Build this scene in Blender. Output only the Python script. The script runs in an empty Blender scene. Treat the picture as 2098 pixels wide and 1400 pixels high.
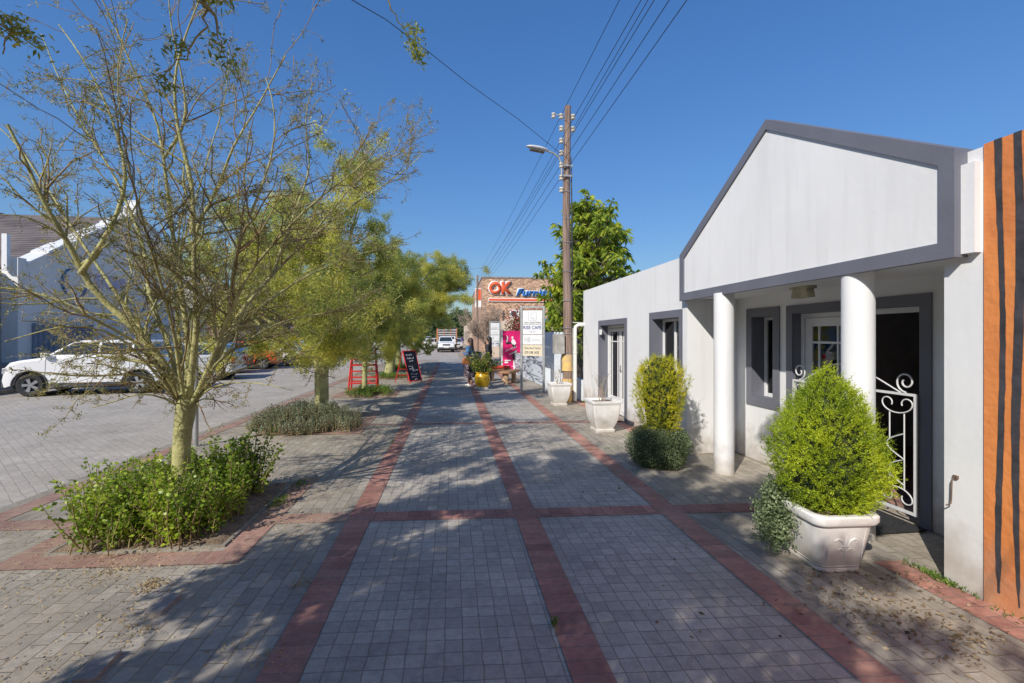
import bpy, bmesh, math, random
import numpy as np
from mathutils import Vector, Matrix
random.seed(7); RNG = np.random.default_rng(11)
SC = bpy.context.scene
COL = SC.collection
# ------------------------------------------------------------------ camera frame (pixel on the photo + distance -> point)
F, VX, HY, CH = 940.0, 927.0, 690.0, 1.68
PSI = math.atan((1049 - VX) / F); SN, CS = math.sin(PSI), math.cos(PSI)
def at(px, py, t):
    u = (px - 1049) / F
    return (t * (SN + u * CS), t * (CS - u * SN), CH + (HY - py) / F * t)
def gnd(px, py):
    return at(px, py, F * CH / (py - HY))
def in_view(p, m=0.08):
    r = p[0] * CS - p[1] * SN; d = p[0] * SN + p[1] * CS
    if d < 0.05: return False
    u, v = r / d, (p[2] - CH) / d
    return abs(u) < 1.116 + m and -0.76 - m < v < 0.735 + m
# ------------------------------------------------------------------ mesh helpers
class MB:
    def __init__(s): s.v = []; s.f = []; s.n = 0
    def add(s, vs, fs):
        vs = np.asarray(vs, dtype=np.float64); s.v.append(vs)
        for f in fs: s.f.append(tuple(i + s.n for i in f))
        s.n += len(vs); return s
    def box(s, x0, x1, y0, y1, z0, z1):
        return s.add([(x0,y0,z0),(x1,y0,z0),(x1,y1,z0),(x0,y1,z0),(x0,y0,z1),(x1,y0,z1),(x1,y1,z1),(x0,y1,z1)],
              [(0,3,2,1),(4,5,6,7),(0,1,5,4),(1,2,6,5),(2,3,7,6),(3,0,4,7)])
    def prism(s, poly, lo, hi, axis='y'):
        def P(a, b, c):
            return {'y': (a, c, b), 'x': (c, a, b), 'z': (a, b, c)}[axis]
        n = len(poly)
        vs = [P(a, b, lo) for a, b in poly] + [P(a, b, hi) for a, b in poly]
        fs = [tuple(range(n))[::-1], tuple(range(n, 2*n))] + [(i, (i+1) % n, (i+1) % n + n, i + n) for i in range(n)]
        return s.add(vs, fs)
    def lathe(s, prof, n=24, c=(0,0,0), sx=1, sy=1):
        vs = []; fs = []
        for r, z in prof:
            for i in range(n):
                a = 2*math.pi*i/n; vs.append((c[0]+r*math.cos(a)*sx, c[1]+r*math.sin(a)*sy, c[2]+z))
        for j in range(len(prof)-1):
            for i in range(n):
                fs.append((j*n+i, j*n+(i+1) % n, (j+1)*n+(i+1) % n, (j+1)*n+i))
        fs.append(tuple(range(n))[::-1]); fs.append(tuple((len(prof)-1)*n+i for i in range(n)))
        return s.add(vs, fs)
    def tube(s, pts, rad, k=8, cap=True):
        pts = [Vector(p) for p in pts]; n = len(pts)
        if not hasattr(rad, '__len__'): rad = [rad]*n
        t0 = (pts[1]-pts[0]).normalized()
        up = Vector((0,0,1)) if abs(t0.z) < .9 else Vector((1,0,0))
        a = t0.cross(up).normalized(); vs = []; fs = []
        for i in range(n):
            t = (pts[min(i+1,n-1)]-pts[max(i-1,0)]).normalized()
            a = (a - t*a.dot(t)).normalized(); b = t.cross(a)
            for j in range(k):
                w = 2*math.pi*j/k; vs.append(pts[i]+(a*math.cos(w)+b*math.sin(w))*rad[i])
        for i in range(n-1):
            for j in range(k):
                fs.append((i*k+j, i*k+(j+1) % k, (i+1)*k+(j+1) % k, (i+1)*k+j))
        if cap: fs.append(tuple(range(k))[::-1]); fs.append(tuple((n-1)*k+j for j in range(k)))
        return s.add([tuple(v) for v in vs], fs)
    def quad(s, a, b, c, d): return s.add([a,b,c,d], [(0,1,2,3)])
    def build(s, name, mat, parent=None, smooth=False, bevel=0, loc=None):
        me = bpy.data.meshes.new(name)
        me.from_pydata(np.concatenate(s.v).tolist(), [], s.f)
        bm = bmesh.new(); bm.from_mesh(me); bmesh.ops.recalc_face_normals(bm, faces=bm.faces); bm.to_mesh(me); bm.free()
        return link(name, me, mat, parent, smooth, bevel, loc)
def link(name, me, mat, parent=None, smooth=False, bevel=0, loc=None):
    if mat: me.materials.append(mat)
    if smooth:
        me.shade_smooth()
        if smooth is True: me.set_sharp_from_angle(angle=math.radians(38))
    o = bpy.data.objects.new(name, me); COL.objects.link(o)
    if parent: o.parent = parent
    if loc: o.location = loc
    if bevel:
        m = o.modifiers.new('b', 'BEVEL'); m.width = bevel; m.segments = 2; m.limit_method = 'ANGLE'; m.angle_limit = math.radians(40)
    return o
def tag(o, label=None, cat=None, group=None, kind=None):
    if label: o['label'] = label
    if cat: o['category'] = cat
    if group: o['group'] = group
    if kind: o['kind'] = kind
    return o
def empty(name, loc=(0,0,0), rz=0, label=None, cat=None, group=None):
    o = bpy.data.objects.new(name, None); COL.objects.link(o); o.location = loc; o.rotation_euler = (0,0,rz)
    o.empty_display_size = .2
    return tag(o, label, cat, group)
def copy_tree(o, parent=None):
    c = o.copy(); COL.objects.link(c)
    if parent: c.parent = parent
    for ch in list(o.children): copy_tree(ch, c)
    return c
def npmesh(name, V, Q):
    me = bpy.data.meshes.new(name); V = np.asarray(V, dtype=np.float32); Q = np.asarray(Q, dtype=np.int32)
    k = Q.shape[1]
    me.vertices.add(len(V)); me.vertices.foreach_set('co', V.ravel())
    me.loops.add(Q.size); me.loops.foreach_set('vertex_index', Q.ravel())
    me.polygons.add(len(Q)); me.polygons.foreach_set('loop_start', np.arange(0, Q.size, k, dtype=np.int32))
    try: me.polygons.foreach_set('loop_total', np.full(len(Q), k, dtype=np.int32))
    except Exception: pass
    me.update(calc_edges=True); me.validate(); return me
def leafmesh(name, C, D, L, W, droop=0.0, rng=RNG, fold=True):
    """diamond leaves: centres C (N,3), directions D, lengths L, widths W"""
    N = len(C); D = D / (np.linalg.norm(D, axis=1, keepdims=True)+1e-9)
    R = rng.normal(size=(N,3)); S = np.cross(D, R); S /= (np.linalg.norm(S, axis=1, keepdims=True)+1e-9)
    L = np.broadcast_to(np.asarray(L), (N,))[:,None]; W = np.broadcast_to(np.asarray(W), (N,))[:,None]
    a = C; b = C + D*L*.45 + S*W*.5; c = C + D*L + np.array([0,0,-1.])*L*droop; d = C + D*L*.45 - S*W*.5
    V = np.stack([a,b,c,d], 1).reshape(-1,3); Q = np.arange(4*N).reshape(-1,4)
    return npmesh(name, V, Q)
class Tubes:
    def __init__(s): s.V = []; s.Q = []; s.n = 0
    def add(s, P, R, k):
        P = np.asarray(P, float); R = np.asarray(R, float); n = len(P)
        T = np.gradient(P, axis=0); T /= (np.linalg.norm(T, axis=1, keepdims=True)+1e-9)
        ref = np.array([.31,.17,.93]) if abs(T[0][2]) < .85 else np.array([.93,.3,.1])
        A = np.cross(T, ref); A /= (np.linalg.norm(A, axis=1, keepdims=True)+1e-9); B = np.cross(T, A)
        w = 2*np.pi*np.arange(k)/k
        V = P[:,None,:] + R[:,None,None]*(A[:,None,:]*np.cos(w)[None,:,None] + B[:,None,:]*np.sin(w)[None,:,None])
        i = np.arange(n-1)[:,None]*k; j = np.arange(k)[None,:]; j2 = (j+1) % k
        Q = np.stack([i+j, i+j2, i+k+j2, i+k+j], -1).reshape(-1,4) + s.n
        s.V.append(V.reshape(-1,3)); s.Q.append(Q); s.n += n*k
    def mesh(s, name): return npmesh(name, np.concatenate(s.V), np.concatenate(s.Q))
# ------------------------------------------------------------------ materials
MATS = {}
def nodes(name):
    m = bpy.data.materials.new(name); m.use_nodes = True; nt = m.node_tree
    b = nt.nodes['Principled BSDF']; return m, nt, b
def N(nt, typ, **kw):
    n = nt.nodes.new(typ)
    for k, v in kw.items():
        if k in n.inputs.keys(): n.inputs[k].default_value = v
        else: setattr(n, k, v)
    return n
def c4(c): return (c[0], c[1], c[2], 1.0)
def mat(name, col, rough=.6, var=.12, scale=6, bump=0, bscale=60, metal=0, spec=None, col2=None, coord='Object', dist=.01, grime=0):
    if name in MATS: return MATS[name]
    m, nt, b = nodes(name); L = nt.links.new
    tc = N(nt, 'ShaderNodeTexCoord')
    n1 = N(nt, 'ShaderNodeTexNoise'); n1.inputs['Scale'].default_value = scale; n1.inputs['Detail'].default_value = 6
    L(tc.outputs[coord], n1.inputs['Vector'])
    cr = N(nt, 'ShaderNodeValToRGB'); e = cr.color_ramp.elements
    d = col2 if col2 else tuple(x*(1-var*2) for x in col)
    e[0].position = .3; e[0].color = c4(d); e[1].position = .65; e[1].color = c4(tuple(min(1, x*(1+var*.5)) for x in col))
    L(n1.outputs['Fac'], cr.inputs['Fac']); out = cr.outputs['Color']
    if grime:
        geo = N(nt, 'ShaderNodeNewGeometry'); sp = N(nt, 'ShaderNodeSeparateXYZ'); L(geo.outputs['Position'], sp.inputs[0])
        n3 = N(nt, 'ShaderNodeTexNoise'); n3.inputs['Scale'].default_value = 5; n3.inputs['Detail'].default_value = 8; L(geo.outputs['Position'], n3.inputs['Vector'])
        ad = N(nt, 'ShaderNodeMath', operation='MULTIPLY_ADD'); L(n3.outputs['Fac'], ad.inputs[0]); ad.inputs[1].default_value = -.9; L(sp.outputs['Z'], ad.inputs[2])
        mr = N(nt, 'ShaderNodeMapRange'); L(ad.outputs[0], mr.inputs['Value']); mr.inputs['From Min'].default_value = -.45; mr.inputs['From Max'].default_value = .0
        mr.inputs['To Min'].default_value = grime; mr.inputs['To Max'].default_value = 0
        mx = N(nt, 'ShaderNodeMix', data_type='RGBA', blend_type='MIX'); L(mr.outputs[0], mx.inputs['Factor']); L(out, mx.inputs['A']); mx.inputs['B'].default_value = (.38,.32,.25,1)
        out = mx.outputs['Result']
        mp = N(nt, 'ShaderNodeMapping'); L(geo.outputs['Position'], mp.inputs['Vector']); mp.inputs['Scale'].default_value = (6,6,.5)
        n4 = N(nt, 'ShaderNodeTexNoise'); n4.inputs['Scale'].default_value = 1.5; n4.inputs['Detail'].default_value = 7; L(mp.outputs[0], n4.inputs['Vector'])
        m4 = N(nt, 'ShaderNodeMapRange'); L(n4.outputs['Fac'], m4.inputs['Value']); m4.inputs['From Min'].default_value = .52; m4.inputs['From Max'].default_value = .8; m4.inputs['To Max'].default_value = .34
        mx2 = N(nt, 'ShaderNodeMix', data_type='RGBA', blend_type='MIX'); L(m4.outputs[0], mx2.inputs['Factor']); L(out, mx2.inputs['A']); mx2.inputs['B'].default_value = c4(tuple(x*.72 for x in col))
        out = mx2.outputs['Result']
    L(out, b.inputs['Base Color'])
    b.inputs['Roughness'].default_value = rough; b.inputs['Metallic'].default_value = metal
    if spec is not None: b.inputs['Specular IOR Level'].default_value = spec
    if bump:
        n2 = N(nt, 'ShaderNodeTexNoise'); n2.inputs['Scale'].default_value = bscale; n2.inputs['Detail'].default_value = 8
        L(tc.outputs[coord], n2.inputs['Vector'])
        bp = N(nt, 'ShaderNodeBump'); bp.inputs['Strength'].default_value = bump; bp.inputs['Distance'].default_value = dist
        L(n2.outputs['Fac'], bp.inputs['Height']); L(bp.outputs[0], b.inputs['Normal'])
    MATS[name] = m; return m
def leafmat(name, c1, c2, c3=None, trans=.35, rough=.5, nscale=1.2):
    m, nt, b = nodes(name); L = nt.links.new
    g = N(nt, 'ShaderNodeNewGeometry'); cr = N(nt, 'ShaderNodeValToRGB'); e = cr.color_ramp.elements
    tc = N(nt, 'ShaderNodeTexCoord'); no = N(nt, 'ShaderNodeTexNoise'); no.inputs['Scale'].default_value = nscale; no.inputs['Detail'].default_value = 3
    L(tc.outputs['Object'], no.inputs['Vector'])
    ad = N(nt, 'ShaderNodeMath', operation='MULTIPLY_ADD'); L(no.outputs['Fac'], ad.inputs[0]); ad.inputs[1].default_value = 1.5
    mm = N(nt, 'ShaderNodeMath', operation='MULTIPLY_ADD'); L(g.outputs['Random Per Island'], mm.inputs[0]); mm.inputs[1].default_value = .65; mm.inputs[2].default_value = -.58
    L(mm.outputs[0], ad.inputs[2]); L(ad.outputs[0], cr.inputs['Fac'])
    e[0].position = .08; e[0].color = c4(c1); e[1].position = .9; e[1].color = c4(c2)
    if c3: x = cr.color_ramp.elements.new(.52); x.color = c4(c3)
    b.inputs['Roughness'].default_value = rough; b.inputs['Specular IOR Level'].default_value = .3
    L(cr.outputs['Color'], b.inputs['Base Color'])
    tr = N(nt, 'ShaderNodeBsdfTranslucent'); mx = N(nt, 'ShaderNodeMixShader'); mx.inputs[0].default_value = trans
    hs = N(nt, 'ShaderNodeHueSaturation'); hs.inputs['Value'].default_value = 1.5; L(cr.outputs['Color'], hs.inputs['Color']); L(hs.outputs[0], tr.inputs['Color'])
    L(b.outputs[0], mx.inputs[1]); L(tr.outputs[0], mx.inputs[2]); L(mx.outputs[0], nt.nodes['Material Output'].inputs['Surface'])
    MATS[name] = m; return m
def paver(name, c1, c2, mortar, w, h, offset=.5, rot=False, skew=.06, mort=.0045, dust=0, dustcol=(.30,.25,.19), bump=.6, spk=.3, ox=0, oy=0, stain=.35, wob=.004, rz=0):
    m, nt, b = nodes(name); L = nt.links.new
    geo = N(nt, 'ShaderNodeNewGeometry'); sp = N(nt, 'ShaderNodeSeparateXYZ')
    wn = N(nt, 'ShaderNodeTexNoise'); wn.inputs['Scale'].default_value = 7; wn.inputs['Detail'].default_value = 3; L(geo.outputs['Position'], wn.inputs['Vector'])
    wv = N(nt, 'ShaderNodeVectorMath', operation='SUBTRACT'); L(wn.outputs['Color'], wv.inputs[0]); wv.inputs[1].default_value = (.5,.5,.5)
    ws = N(nt, 'ShaderNodeVectorMath', operation='SCALE'); L(wv.outputs[0], ws.inputs[0]); ws.inputs['Scale'].default_value = wob*4
    wa = N(nt, 'ShaderNodeVectorMath', operation='ADD'); L(geo.outputs['Position'], wa.inputs[0]); L(ws.outputs[0], wa.inputs[1])
    L(wa.outputs[0], sp.inputs[0])
    sk = N(nt, 'ShaderNodeMath', operation='MULTIPLY_ADD'); L(sp.outputs['X'], sk.inputs[0]); sk.inputs[1].default_value = skew; L(sp.outputs['Y'], sk.inputs[2])
    cb = N(nt, 'ShaderNodeCombineXYZ')
    if rot: L(sk.outputs[0], cb.inputs['X']); L(sp.outputs['X'], cb.inputs['Y'])
    else: L(sp.outputs['X'], cb.inputs['X']); L(sk.outputs[0], cb.inputs['Y'])
    mp = N(nt, 'ShaderNodeMapping'); mp.inputs['Location'].default_value = (-ox + 50*w, -oy + 60*h, 0); mp.inputs['Rotation'].default_value = (0,0,rz); L(cb.outputs[0], mp.inputs['Vector'])
    bt = N(nt, 'ShaderNodeTexBrick'); bt.offset = offset; bt.offset_frequency = 2; bt.squash = 1
    for k, v in (('Scale',1),('Brick Width',w),('Row Height',h),('Mortar Size',mort),('Mortar Smooth',.6),('Bias',0)): bt.inputs[k].default_value = v
    bt.inputs['Color1'].default_value = c4(c1); bt.inputs['Color2'].default_value = c4(c2); bt.inputs['Mortar'].default_value = c4(mortar)
    L(mp.outputs[0], bt.inputs['Vector'])
    # large stains
    n1 = N(nt, 'ShaderNodeTexNoise'); n1.inputs['Scale'].default_value = .9; n1.inputs['Detail'].default_value = 8; n1.inputs['Roughness'].default_value = .65; L(geo.outputs['Position'], n1.inputs['Vector'])
    r1 = N(nt, 'ShaderNodeMapRange'); L(n1.outputs['Fac'], r1.inputs['Value']); r1.inputs['From Min'].default_value = .3; r1.inputs['From Max'].default_value = .7; r1.inputs['To Min'].default_value = 1-stain; r1.inputs['To Max'].default_value = 1+stain*.6
    mu = N(nt, 'ShaderNodeVectorMath', operation='SCALE'); L(bt.outputs['Color'], mu.inputs[0]); L(r1.outputs[0], mu.inputs['Scale'])
    n5 = N(nt, 'ShaderNodeTexNoise'); n5.inputs['Scale'].default_value = 22; n5.inputs['Detail'].default_value = 7; n5.inputs['Roughness'].default_value = .7; L(geo.outputs['Position'], n5.inputs['Vector'])
    r5 = N(nt, 'ShaderNodeMapRange'); L(n5.outputs['Fac'], r5.inputs['Value']); r5.inputs['From Min'].default_value = .3; r5.inputs['From Max'].default_value = .7; r5.inputs['To Min'].default_value = .78; r5.inputs['To Max'].default_value = 1.2
    m5 = N(nt, 'ShaderNodeVectorMath', operation='SCALE'); L(mu.outputs[0], m5.inputs[0]); L(r5.outputs[0], m5.inputs['Scale']); out = m5.outputs[0]
    # grain
    n2 = N(nt, 'ShaderNodeTexNoise'); n2.inputs['Scale'].default_value = 260; n2.inputs['Detail'].default_value = 3; L(geo.outputs['Position'], n2.inputs['Vector'])
    r2 = N(nt, 'ShaderNodeMapRange'); L(n2.outputs['Fac'], r2.inputs['Value']); r2.inputs['From Min'].default_value = .3; r2.inputs['From Max'].default_value = .75; r2.inputs['To Min'].default_value = 1-spk; r2.inputs['To Max'].default_value = 1+spk*1.6
    m2 = N(nt, 'ShaderNodeVectorMath', operation='SCALE'); L(out, m2.inputs[0]); L(r2.outputs[0], m2.inputs['Scale']); out = m2.outputs[0]
    if dust:
        n3 = N(nt, 'ShaderNodeTexNoise'); n3.inputs['Scale'].default_value = 2.6; n3.inputs['Detail'].default_value = 10; n3.inputs['Roughness'].default_value = .7; L(geo.outputs['Position'], n3.inputs['Vector'])
        r3 = N(nt, 'ShaderNodeMapRange'); L(n3.outputs['Fac'], r3.inputs['Value']); r3.inputs['From Min'].default_value = .42; r3.inputs['From Max'].default_value = .66; r3.inputs['To Max'].default_value = dust
        mf = N(nt, 'ShaderNodeMath', operation='MULTIPLY_ADD'); L(bt.outputs['Fac'], mf.inputs[0]); mf.inputs[1].default_value = dust*.7; L(r3.outputs[0], mf.inputs[2]); mf.use_clamp = True
        mx = N(nt, 'ShaderNodeMix', data_type='RGBA'); L(mf.outputs[0], mx.inputs['Factor']); L(out, mx.inputs['A']); mx.inputs['B'].default_value = c4(dustcol); out = mx.outputs['Result']
    L(out, b.inputs['Base Color']); b.inputs['Roughness'].default_value = .82; b.inputs['Specular IOR Level'].default_value = .3
    # bump: joints + per-brick height + grain
    iv = N(nt, 'ShaderNodeMath', operation='SUBTRACT'); iv.inputs[0].default_value = 1; L(bt.outputs['Fac'], iv.inputs[1])
    ga = N(nt, 'ShaderNodeMath', operation='MULTIPLY_ADD'); L(n2.outputs['Fac'], ga.inputs[0]); ga.inputs[1].default_value = .25; L(iv.outputs[0], ga.inputs[2])
    g2 = N(nt, 'ShaderNodeMath', operation='MULTIPLY_ADD'); L(wn.outputs['Fac'], g2.inputs[0]); g2.inputs[1].default_value = .9; L(ga.outputs[0], g2.inputs[2])
    bp = N(nt, 'ShaderNodeBump'); bp.inputs['Strength'].default_value = bump; bp.inputs['Distance'].default_value = .006; L(g2.outputs[0], bp.inputs['Height']); L(bp.outputs[0], b.inputs['Normal'])
    MATS[name] = m; return m
def glassmat(name='window_glass', tint=(.75,.8,.82), rough=.02):
    if name in MATS: return MATS[name]
    m, nt, b = nodes(name); L = nt.links.new
    gl = N(nt, 'ShaderNodeBsdfGlossy'); gl.inputs['Roughness'].default_value = rough
    tr = N(nt, 'ShaderNodeBsdfTransparent'); tr.inputs['Color'].default_value = c4(tint)
    fr = N(nt, 'ShaderNodeFresnel'); fr.inputs['IOR'].default_value = 1.6
    ad = N(nt, 'ShaderNodeMath', operation='ADD'); ad.inputs[1].default_value = .06; ad.use_clamp = True; L(fr.outputs[0], ad.inputs[0])
    mx = N(nt, 'ShaderNodeMixShader'); L(ad.outputs[0], mx.inputs[0]); L(tr.outputs[0], mx.inputs[1]); L(gl.outputs[0], mx.inputs[2])
    L(mx.outputs[0], nt.nodes['Material Output'].inputs['Surface']); MATS[name] = m; return m
WHITE = mat('white_plaster', (.80,.80,.80), .75, .03, 1.2, .14, 20, coord='Object', dist=.012, grime=.75)
WHITE2 = mat('white_ceramic', (.80,.79,.77), .55, .05, 6, .3, 14, dist=.01, grime=.6, col2=(.72,.70,.67))
GREY = mat('grey_trim_paint', (.155,.16,.195), .6, .05, 3, .3, 40, dist=.006)
FRAME = mat('white_frame_paint', (.78,.78,.78), .35, .03, 5)
DARK = mat('dark_interior', (.035,.035,.038), .8, .2, 3)
GALV = mat('galvanised_steel', (.42,.43,.43), .45, .12, 14, metal=.4)
RED = mat('red_paint', (.62,.03,.025), .45, .12, 6, .15, 30)
BLACK = mat('black_plastic', (.018,.018,.02), .5, .1, 6)
RUBBER = mat('tyre_rubber', (.03,.03,.03), .85, .15, 12)
RIM = mat('alloy_rim', (.5,.51,.52), .3, .05, 6, metal=.7)
GLASS = glassmat()
BARK = mat('fever_bark', (.42,.40,.17), .75, .22, 7, .8, 38, col2=(.26,.25,.11), dist=.012)
TWIG = mat('fever_twig', (.19,.115,.06), .8, .2, 3.5, col2=(.33,.29,.12))
SOIL = mat('dry_soil', (.25,.18,.12), .95, .3, 9, 1, 60, col2=(.14,.10,.065), dist=.02)
# ------------------------------------------------------------------ text / strokes
def text_mesh(body, w, h, ext=.002, bold=0, shear=0):
    cu = bpy.data.curves.new('t', 'FONT'); cu.body = body; cu.size = 1; cu.extrude = 0.0; cu.offset = bold; cu.shear = shear; cu.resolution_u = 3
    o = bpy.data.objects.new('t', cu); COL.objects.link(o); bpy.context.view_layer.update()
    me = bpy.data.meshes.new_from_object(o.evaluated_get(bpy.context.evaluated_depsgraph_get()))
    bpy.data.objects.remove(o); n = len(me.vertices); co = np.zeros(n*3); me.vertices.foreach_get('co', co); co = co.reshape(-1,3)
    mn, mx = co.min(0), co.max(0)
    co[:,0] = (co[:,0]-mn[0])/(mx[0]-mn[0])*w; co[:,1] = (co[:,1]-mn[1])/(mx[1]-mn[1])*h
    z = co[:,1].copy(); co[:,1] = -ext; co[:,2] = z
    me.vertices.foreach_set('co', co.ravel()); me.update(); return me
def text(body, x, y, z, w, h, m, parent=None, name='lettering', bold=.01, shear=0, ext=0, faceX=False):
    """text facing -Y with lower left corner at x,z on plane y; ext>0 gives solid letters"""
    me = text_mesh(body, w, h, 0, bold, shear); o = link(name, me, m, parent, loc=(x,y,z))
    if faceX: o.rotation_euler = (0,0,math.radians(faceX))
    if ext:
        s = o.modifiers.new('s', 'SOLIDIFY'); s.thickness = ext; s.offset = -1 if not faceX else -1
    return o
def scribble(mb, x, y, z, w, h, r=.003, seed=0, axis=None):
    rg = random.Random(seed); n = max(6, int(w/h*5)); pts = []
    for i in range(n*2):
        t = i/(n*2-1); pts.append((x+w*t, y, z+h*(.5+.5*math.sin(i*1.9+rg.random()*1.5))*rg.uniform(.4,1)))
    mb.tube(pts, r, 4); return mb
SKYS, SKYSAT, SKYHUE, SKYGAM, SUNE, SKYV = .15, 1.23, .506, 1.0, 4.7, 1.54
# ================================================================== CAMERA, SKY, SUN
cam = bpy.data.cameras.new('camera'); cam.sensor_width = 36; cam.lens = 36*F/2098; cam.shift_y = -(700-HY)/2098
cam.clip_start = .05; cam.clip_end = 5000
co = bpy.data.objects.new('camera', cam); COL.objects.link(co); co.location = (0,0,CH); co.rotation_euler = (math.pi/2, 0, -PSI); SC.camera = co
AZ, EL = math.radians(41), math.radians(36.5)
SD = Vector((math.sin(AZ)*math.cos(EL), math.cos(AZ)*math.cos(EL), -math.sin(EL)))
w = bpy.data.worlds.new('World'); SC.world = w; w.use_nodes = True; nt = w.node_tree
sky = nt.nodes.new('ShaderNodeTexSky'); sky.sky_type = 'NISHITA'; sky.sun_disc = False
sky.sun_elevation = EL; sky.sun_rotation = AZ + math.pi; sky.air_density = 1.0; sky.dust_density = .35; sky.ozone_density = 3.2; sky.altitude = 50
bg = nt.nodes['Background']; bg.inputs['Strength'].default_value = SKYS
hs = nt.nodes.new('ShaderNodeHueSaturation'); hs.inputs['Saturation'].default_value = SKYSAT; hs.inputs['Hue'].default_value = SKYHUE; hs.inputs['Value'].default_value = SKYV
gm = nt.nodes.new('ShaderNodeGamma'); gm.inputs['Gamma'].default_value = SKYGAM
bw = nt.nodes.new('ShaderNodeRGBToBW'); md = nt.nodes.new('ShaderNodeMath'); md.operation = 'MULTIPLY_ADD'; md.inputs[1].default_value = .25; md.inputs[2].default_value = 1.0
dv = nt.nodes.new('ShaderNodeMath'); dv.operation = 'DIVIDE'; dv.inputs[0].default_value = 1.0; vs_ = nt.nodes.new('ShaderNodeVectorMath'); vs_.operation = 'SCALE'
nt.links.new(sky.outputs[0], bw.inputs[0]); nt.links.new(bw.outputs[0], md.inputs[0]); nt.links.new(md.outputs[0], dv.inputs[1]); nt.links.new(sky.outputs[0], vs_.inputs[0]); nt.links.new(dv.outputs[0], vs_.inputs['Scale'])
nt.links.new(vs_.outputs[0], gm.inputs['Color']); nt.links.new(gm.outputs[0], hs.inputs['Color']); nt.links.new(hs.outputs[0], bg.inputs['Color'])
sl = bpy.data.lights.new('sun', 'SUN'); sl.energy = SUNE; sl.angle = math.radians(.55); sl.color = (1,.945,.86)
so = bpy.data.objects.new('sun', sl); COL.objects.link(so); so.rotation_euler = SD.to_track_quat('-Z', 'Y').to_euler(); so.location = (-5,-5,10)
SC.view_settings.view_transform = 'Standard'; SC.view_settings.look = 'None'; SC.view_settings.exposure = 0; SC.render.engine = 'CYCLES'
SC.cycles.max_bounces = 8; SC.cycles.transparent_max_bounces = 16; SC.cycles.use_denoising = True

# ================================================================== GROUND
def sheet(name, x0, x1, y0, y1, z, m, skew=0.0, nx=1, ny=1):
    vs = []; fs = []
    for j in range(ny+1):
        for i in range(nx+1):
            x = x0+(x1-x0)*i/nx; y = y0+(y1-y0)*j/ny; vs.append((x, y - skew*x, z))
    for j in range(ny):
        for i in range(nx):
            a = j*(nx+1)+i; fs.append((a, a+1, a+nx+2, a+nx+1))
    mb = MB(); mb.add(vs, fs); o = mb.build(name, m); return tag(o, kind='structure')
EARTH = mat('far_earth', (.16,.15,.10), .95, .3, .05, col2=(.09,.11,.05))
sheet('ground', -1500, 1500, -300, 2500, -.05, EARTH)
SK = .065
grey1, grey2 = (.36,.325,.28), (.47,.425,.36)
P_MID = paver('grey_cobble_pavers', grey1, grey2, (.17,.15,.125), .1, .1025, offset=0, skew=SK, ox=-.744, dust=.26, dustcol=(.46,.39,.31), mort=.0038, spk=.5, wob=.005, stain=.32)
P_SIDE = paver('dusty_side_pavers', (.275,.25,.21), (.40,.36,.30), (.15,.12,.09), .205, .1025, rot=True, skew=SK, dust=.45, dustcol=(.42,.345,.255), oy=-.95, mort=.006)
P_ROAD = paver('road_pavers', (.37,.335,.29), (.44,.40,.35), (.27,.235,.20), .2, .1, skew=0, dust=.45, dustcol=(.43,.38,.33), rz=math.radians(45), mort=.004, wob=.008, stain=.22, bump=.7)
P_REDY = paver('red_pavers', (.33,.155,.125), (.50,.235,.18), (.19,.135,.11), .2125, .1025, offset=0, skew=SK, dust=.3, dustcol=(.42,.33,.26), oy=0, ox=-.956, mort=.004, stain=.45, wob=.007)
P_REDM = paver('red_pavers_middle', (.33,.155,.125), (.50,.235,.18), (.19,.135,.11), .213, .1025, offset=0, skew=SK, dust=.22, dustcol=(.42,.33,.26), ox=.5785, mort=.004, stain=.45, wob=.007)
P_REDR = paver('red_pavers_right', (.35,.165,.13), (.52,.25,.185), (.19,.14,.11), .215, .1025, offset=0, skew=SK, dust=.34, dustcol=(.44,.35,.27), ox=1.968, mort=.004, stain=.45, wob=.007)
P_REDX = paver('red_pavers_cross', (.33,.155,.125), (.50,.235,.18), (.19,.135,.11), .1025, .5, offset=0, skew=SK, dust=.2, oy=-.2, mort=.0045, stain=.4)
P_REDE = paver('dusty_red_pavers', (.27,.155,.13), (.36,.205,.165), (.33,.26,.19), .5, .1025, offset=0, skew=SK, dust=.5, dustcol=(.46,.36,.26), ox=-4.4, mort=.005)
P_REDF = paver('dusty_red_pavers_cross', (.27,.155,.13), (.36,.205,.165), (.33,.26,.19), .1025, .5, offset=0, skew=SK, dust=.45, dustcol=(.46,.36,.26), oy=-.2, mort=.005)
sheet('road', -13.0, -4.25, -14, 34, -.012, P_ROAD)
sheet('road', -13.0, .55, 34, 220, -.012, P_ROAD)
sheet('pavement', -4.25, -.95, -14, 34, 0, P_SIDE)
sheet('pavement', -.95, 1.97, -14, 9.2, 0, P_MID, SK)
P_MID2 = paver('grey_walk_pavers', (.33,.315,.295), (.42,.40,.375), (.21,.185,.155), .205, .1025, rot=True, skew=SK, dust=.35, dustcol=(.44,.38,.30), mort=.0045)
sheet('pavement', -.95, 1.97, 9.2, 34, 0, P_MID2, SK)
sheet('pavement', 1.97, 3.6, -14, 34, 0, P_SIDE)
sheet('pavement', .55, 3.6, 34, 220, 0, P_SIDE)
sheet('pavement', 3.34, 14, -14, 60, -.006, P_SIDE)
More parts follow.
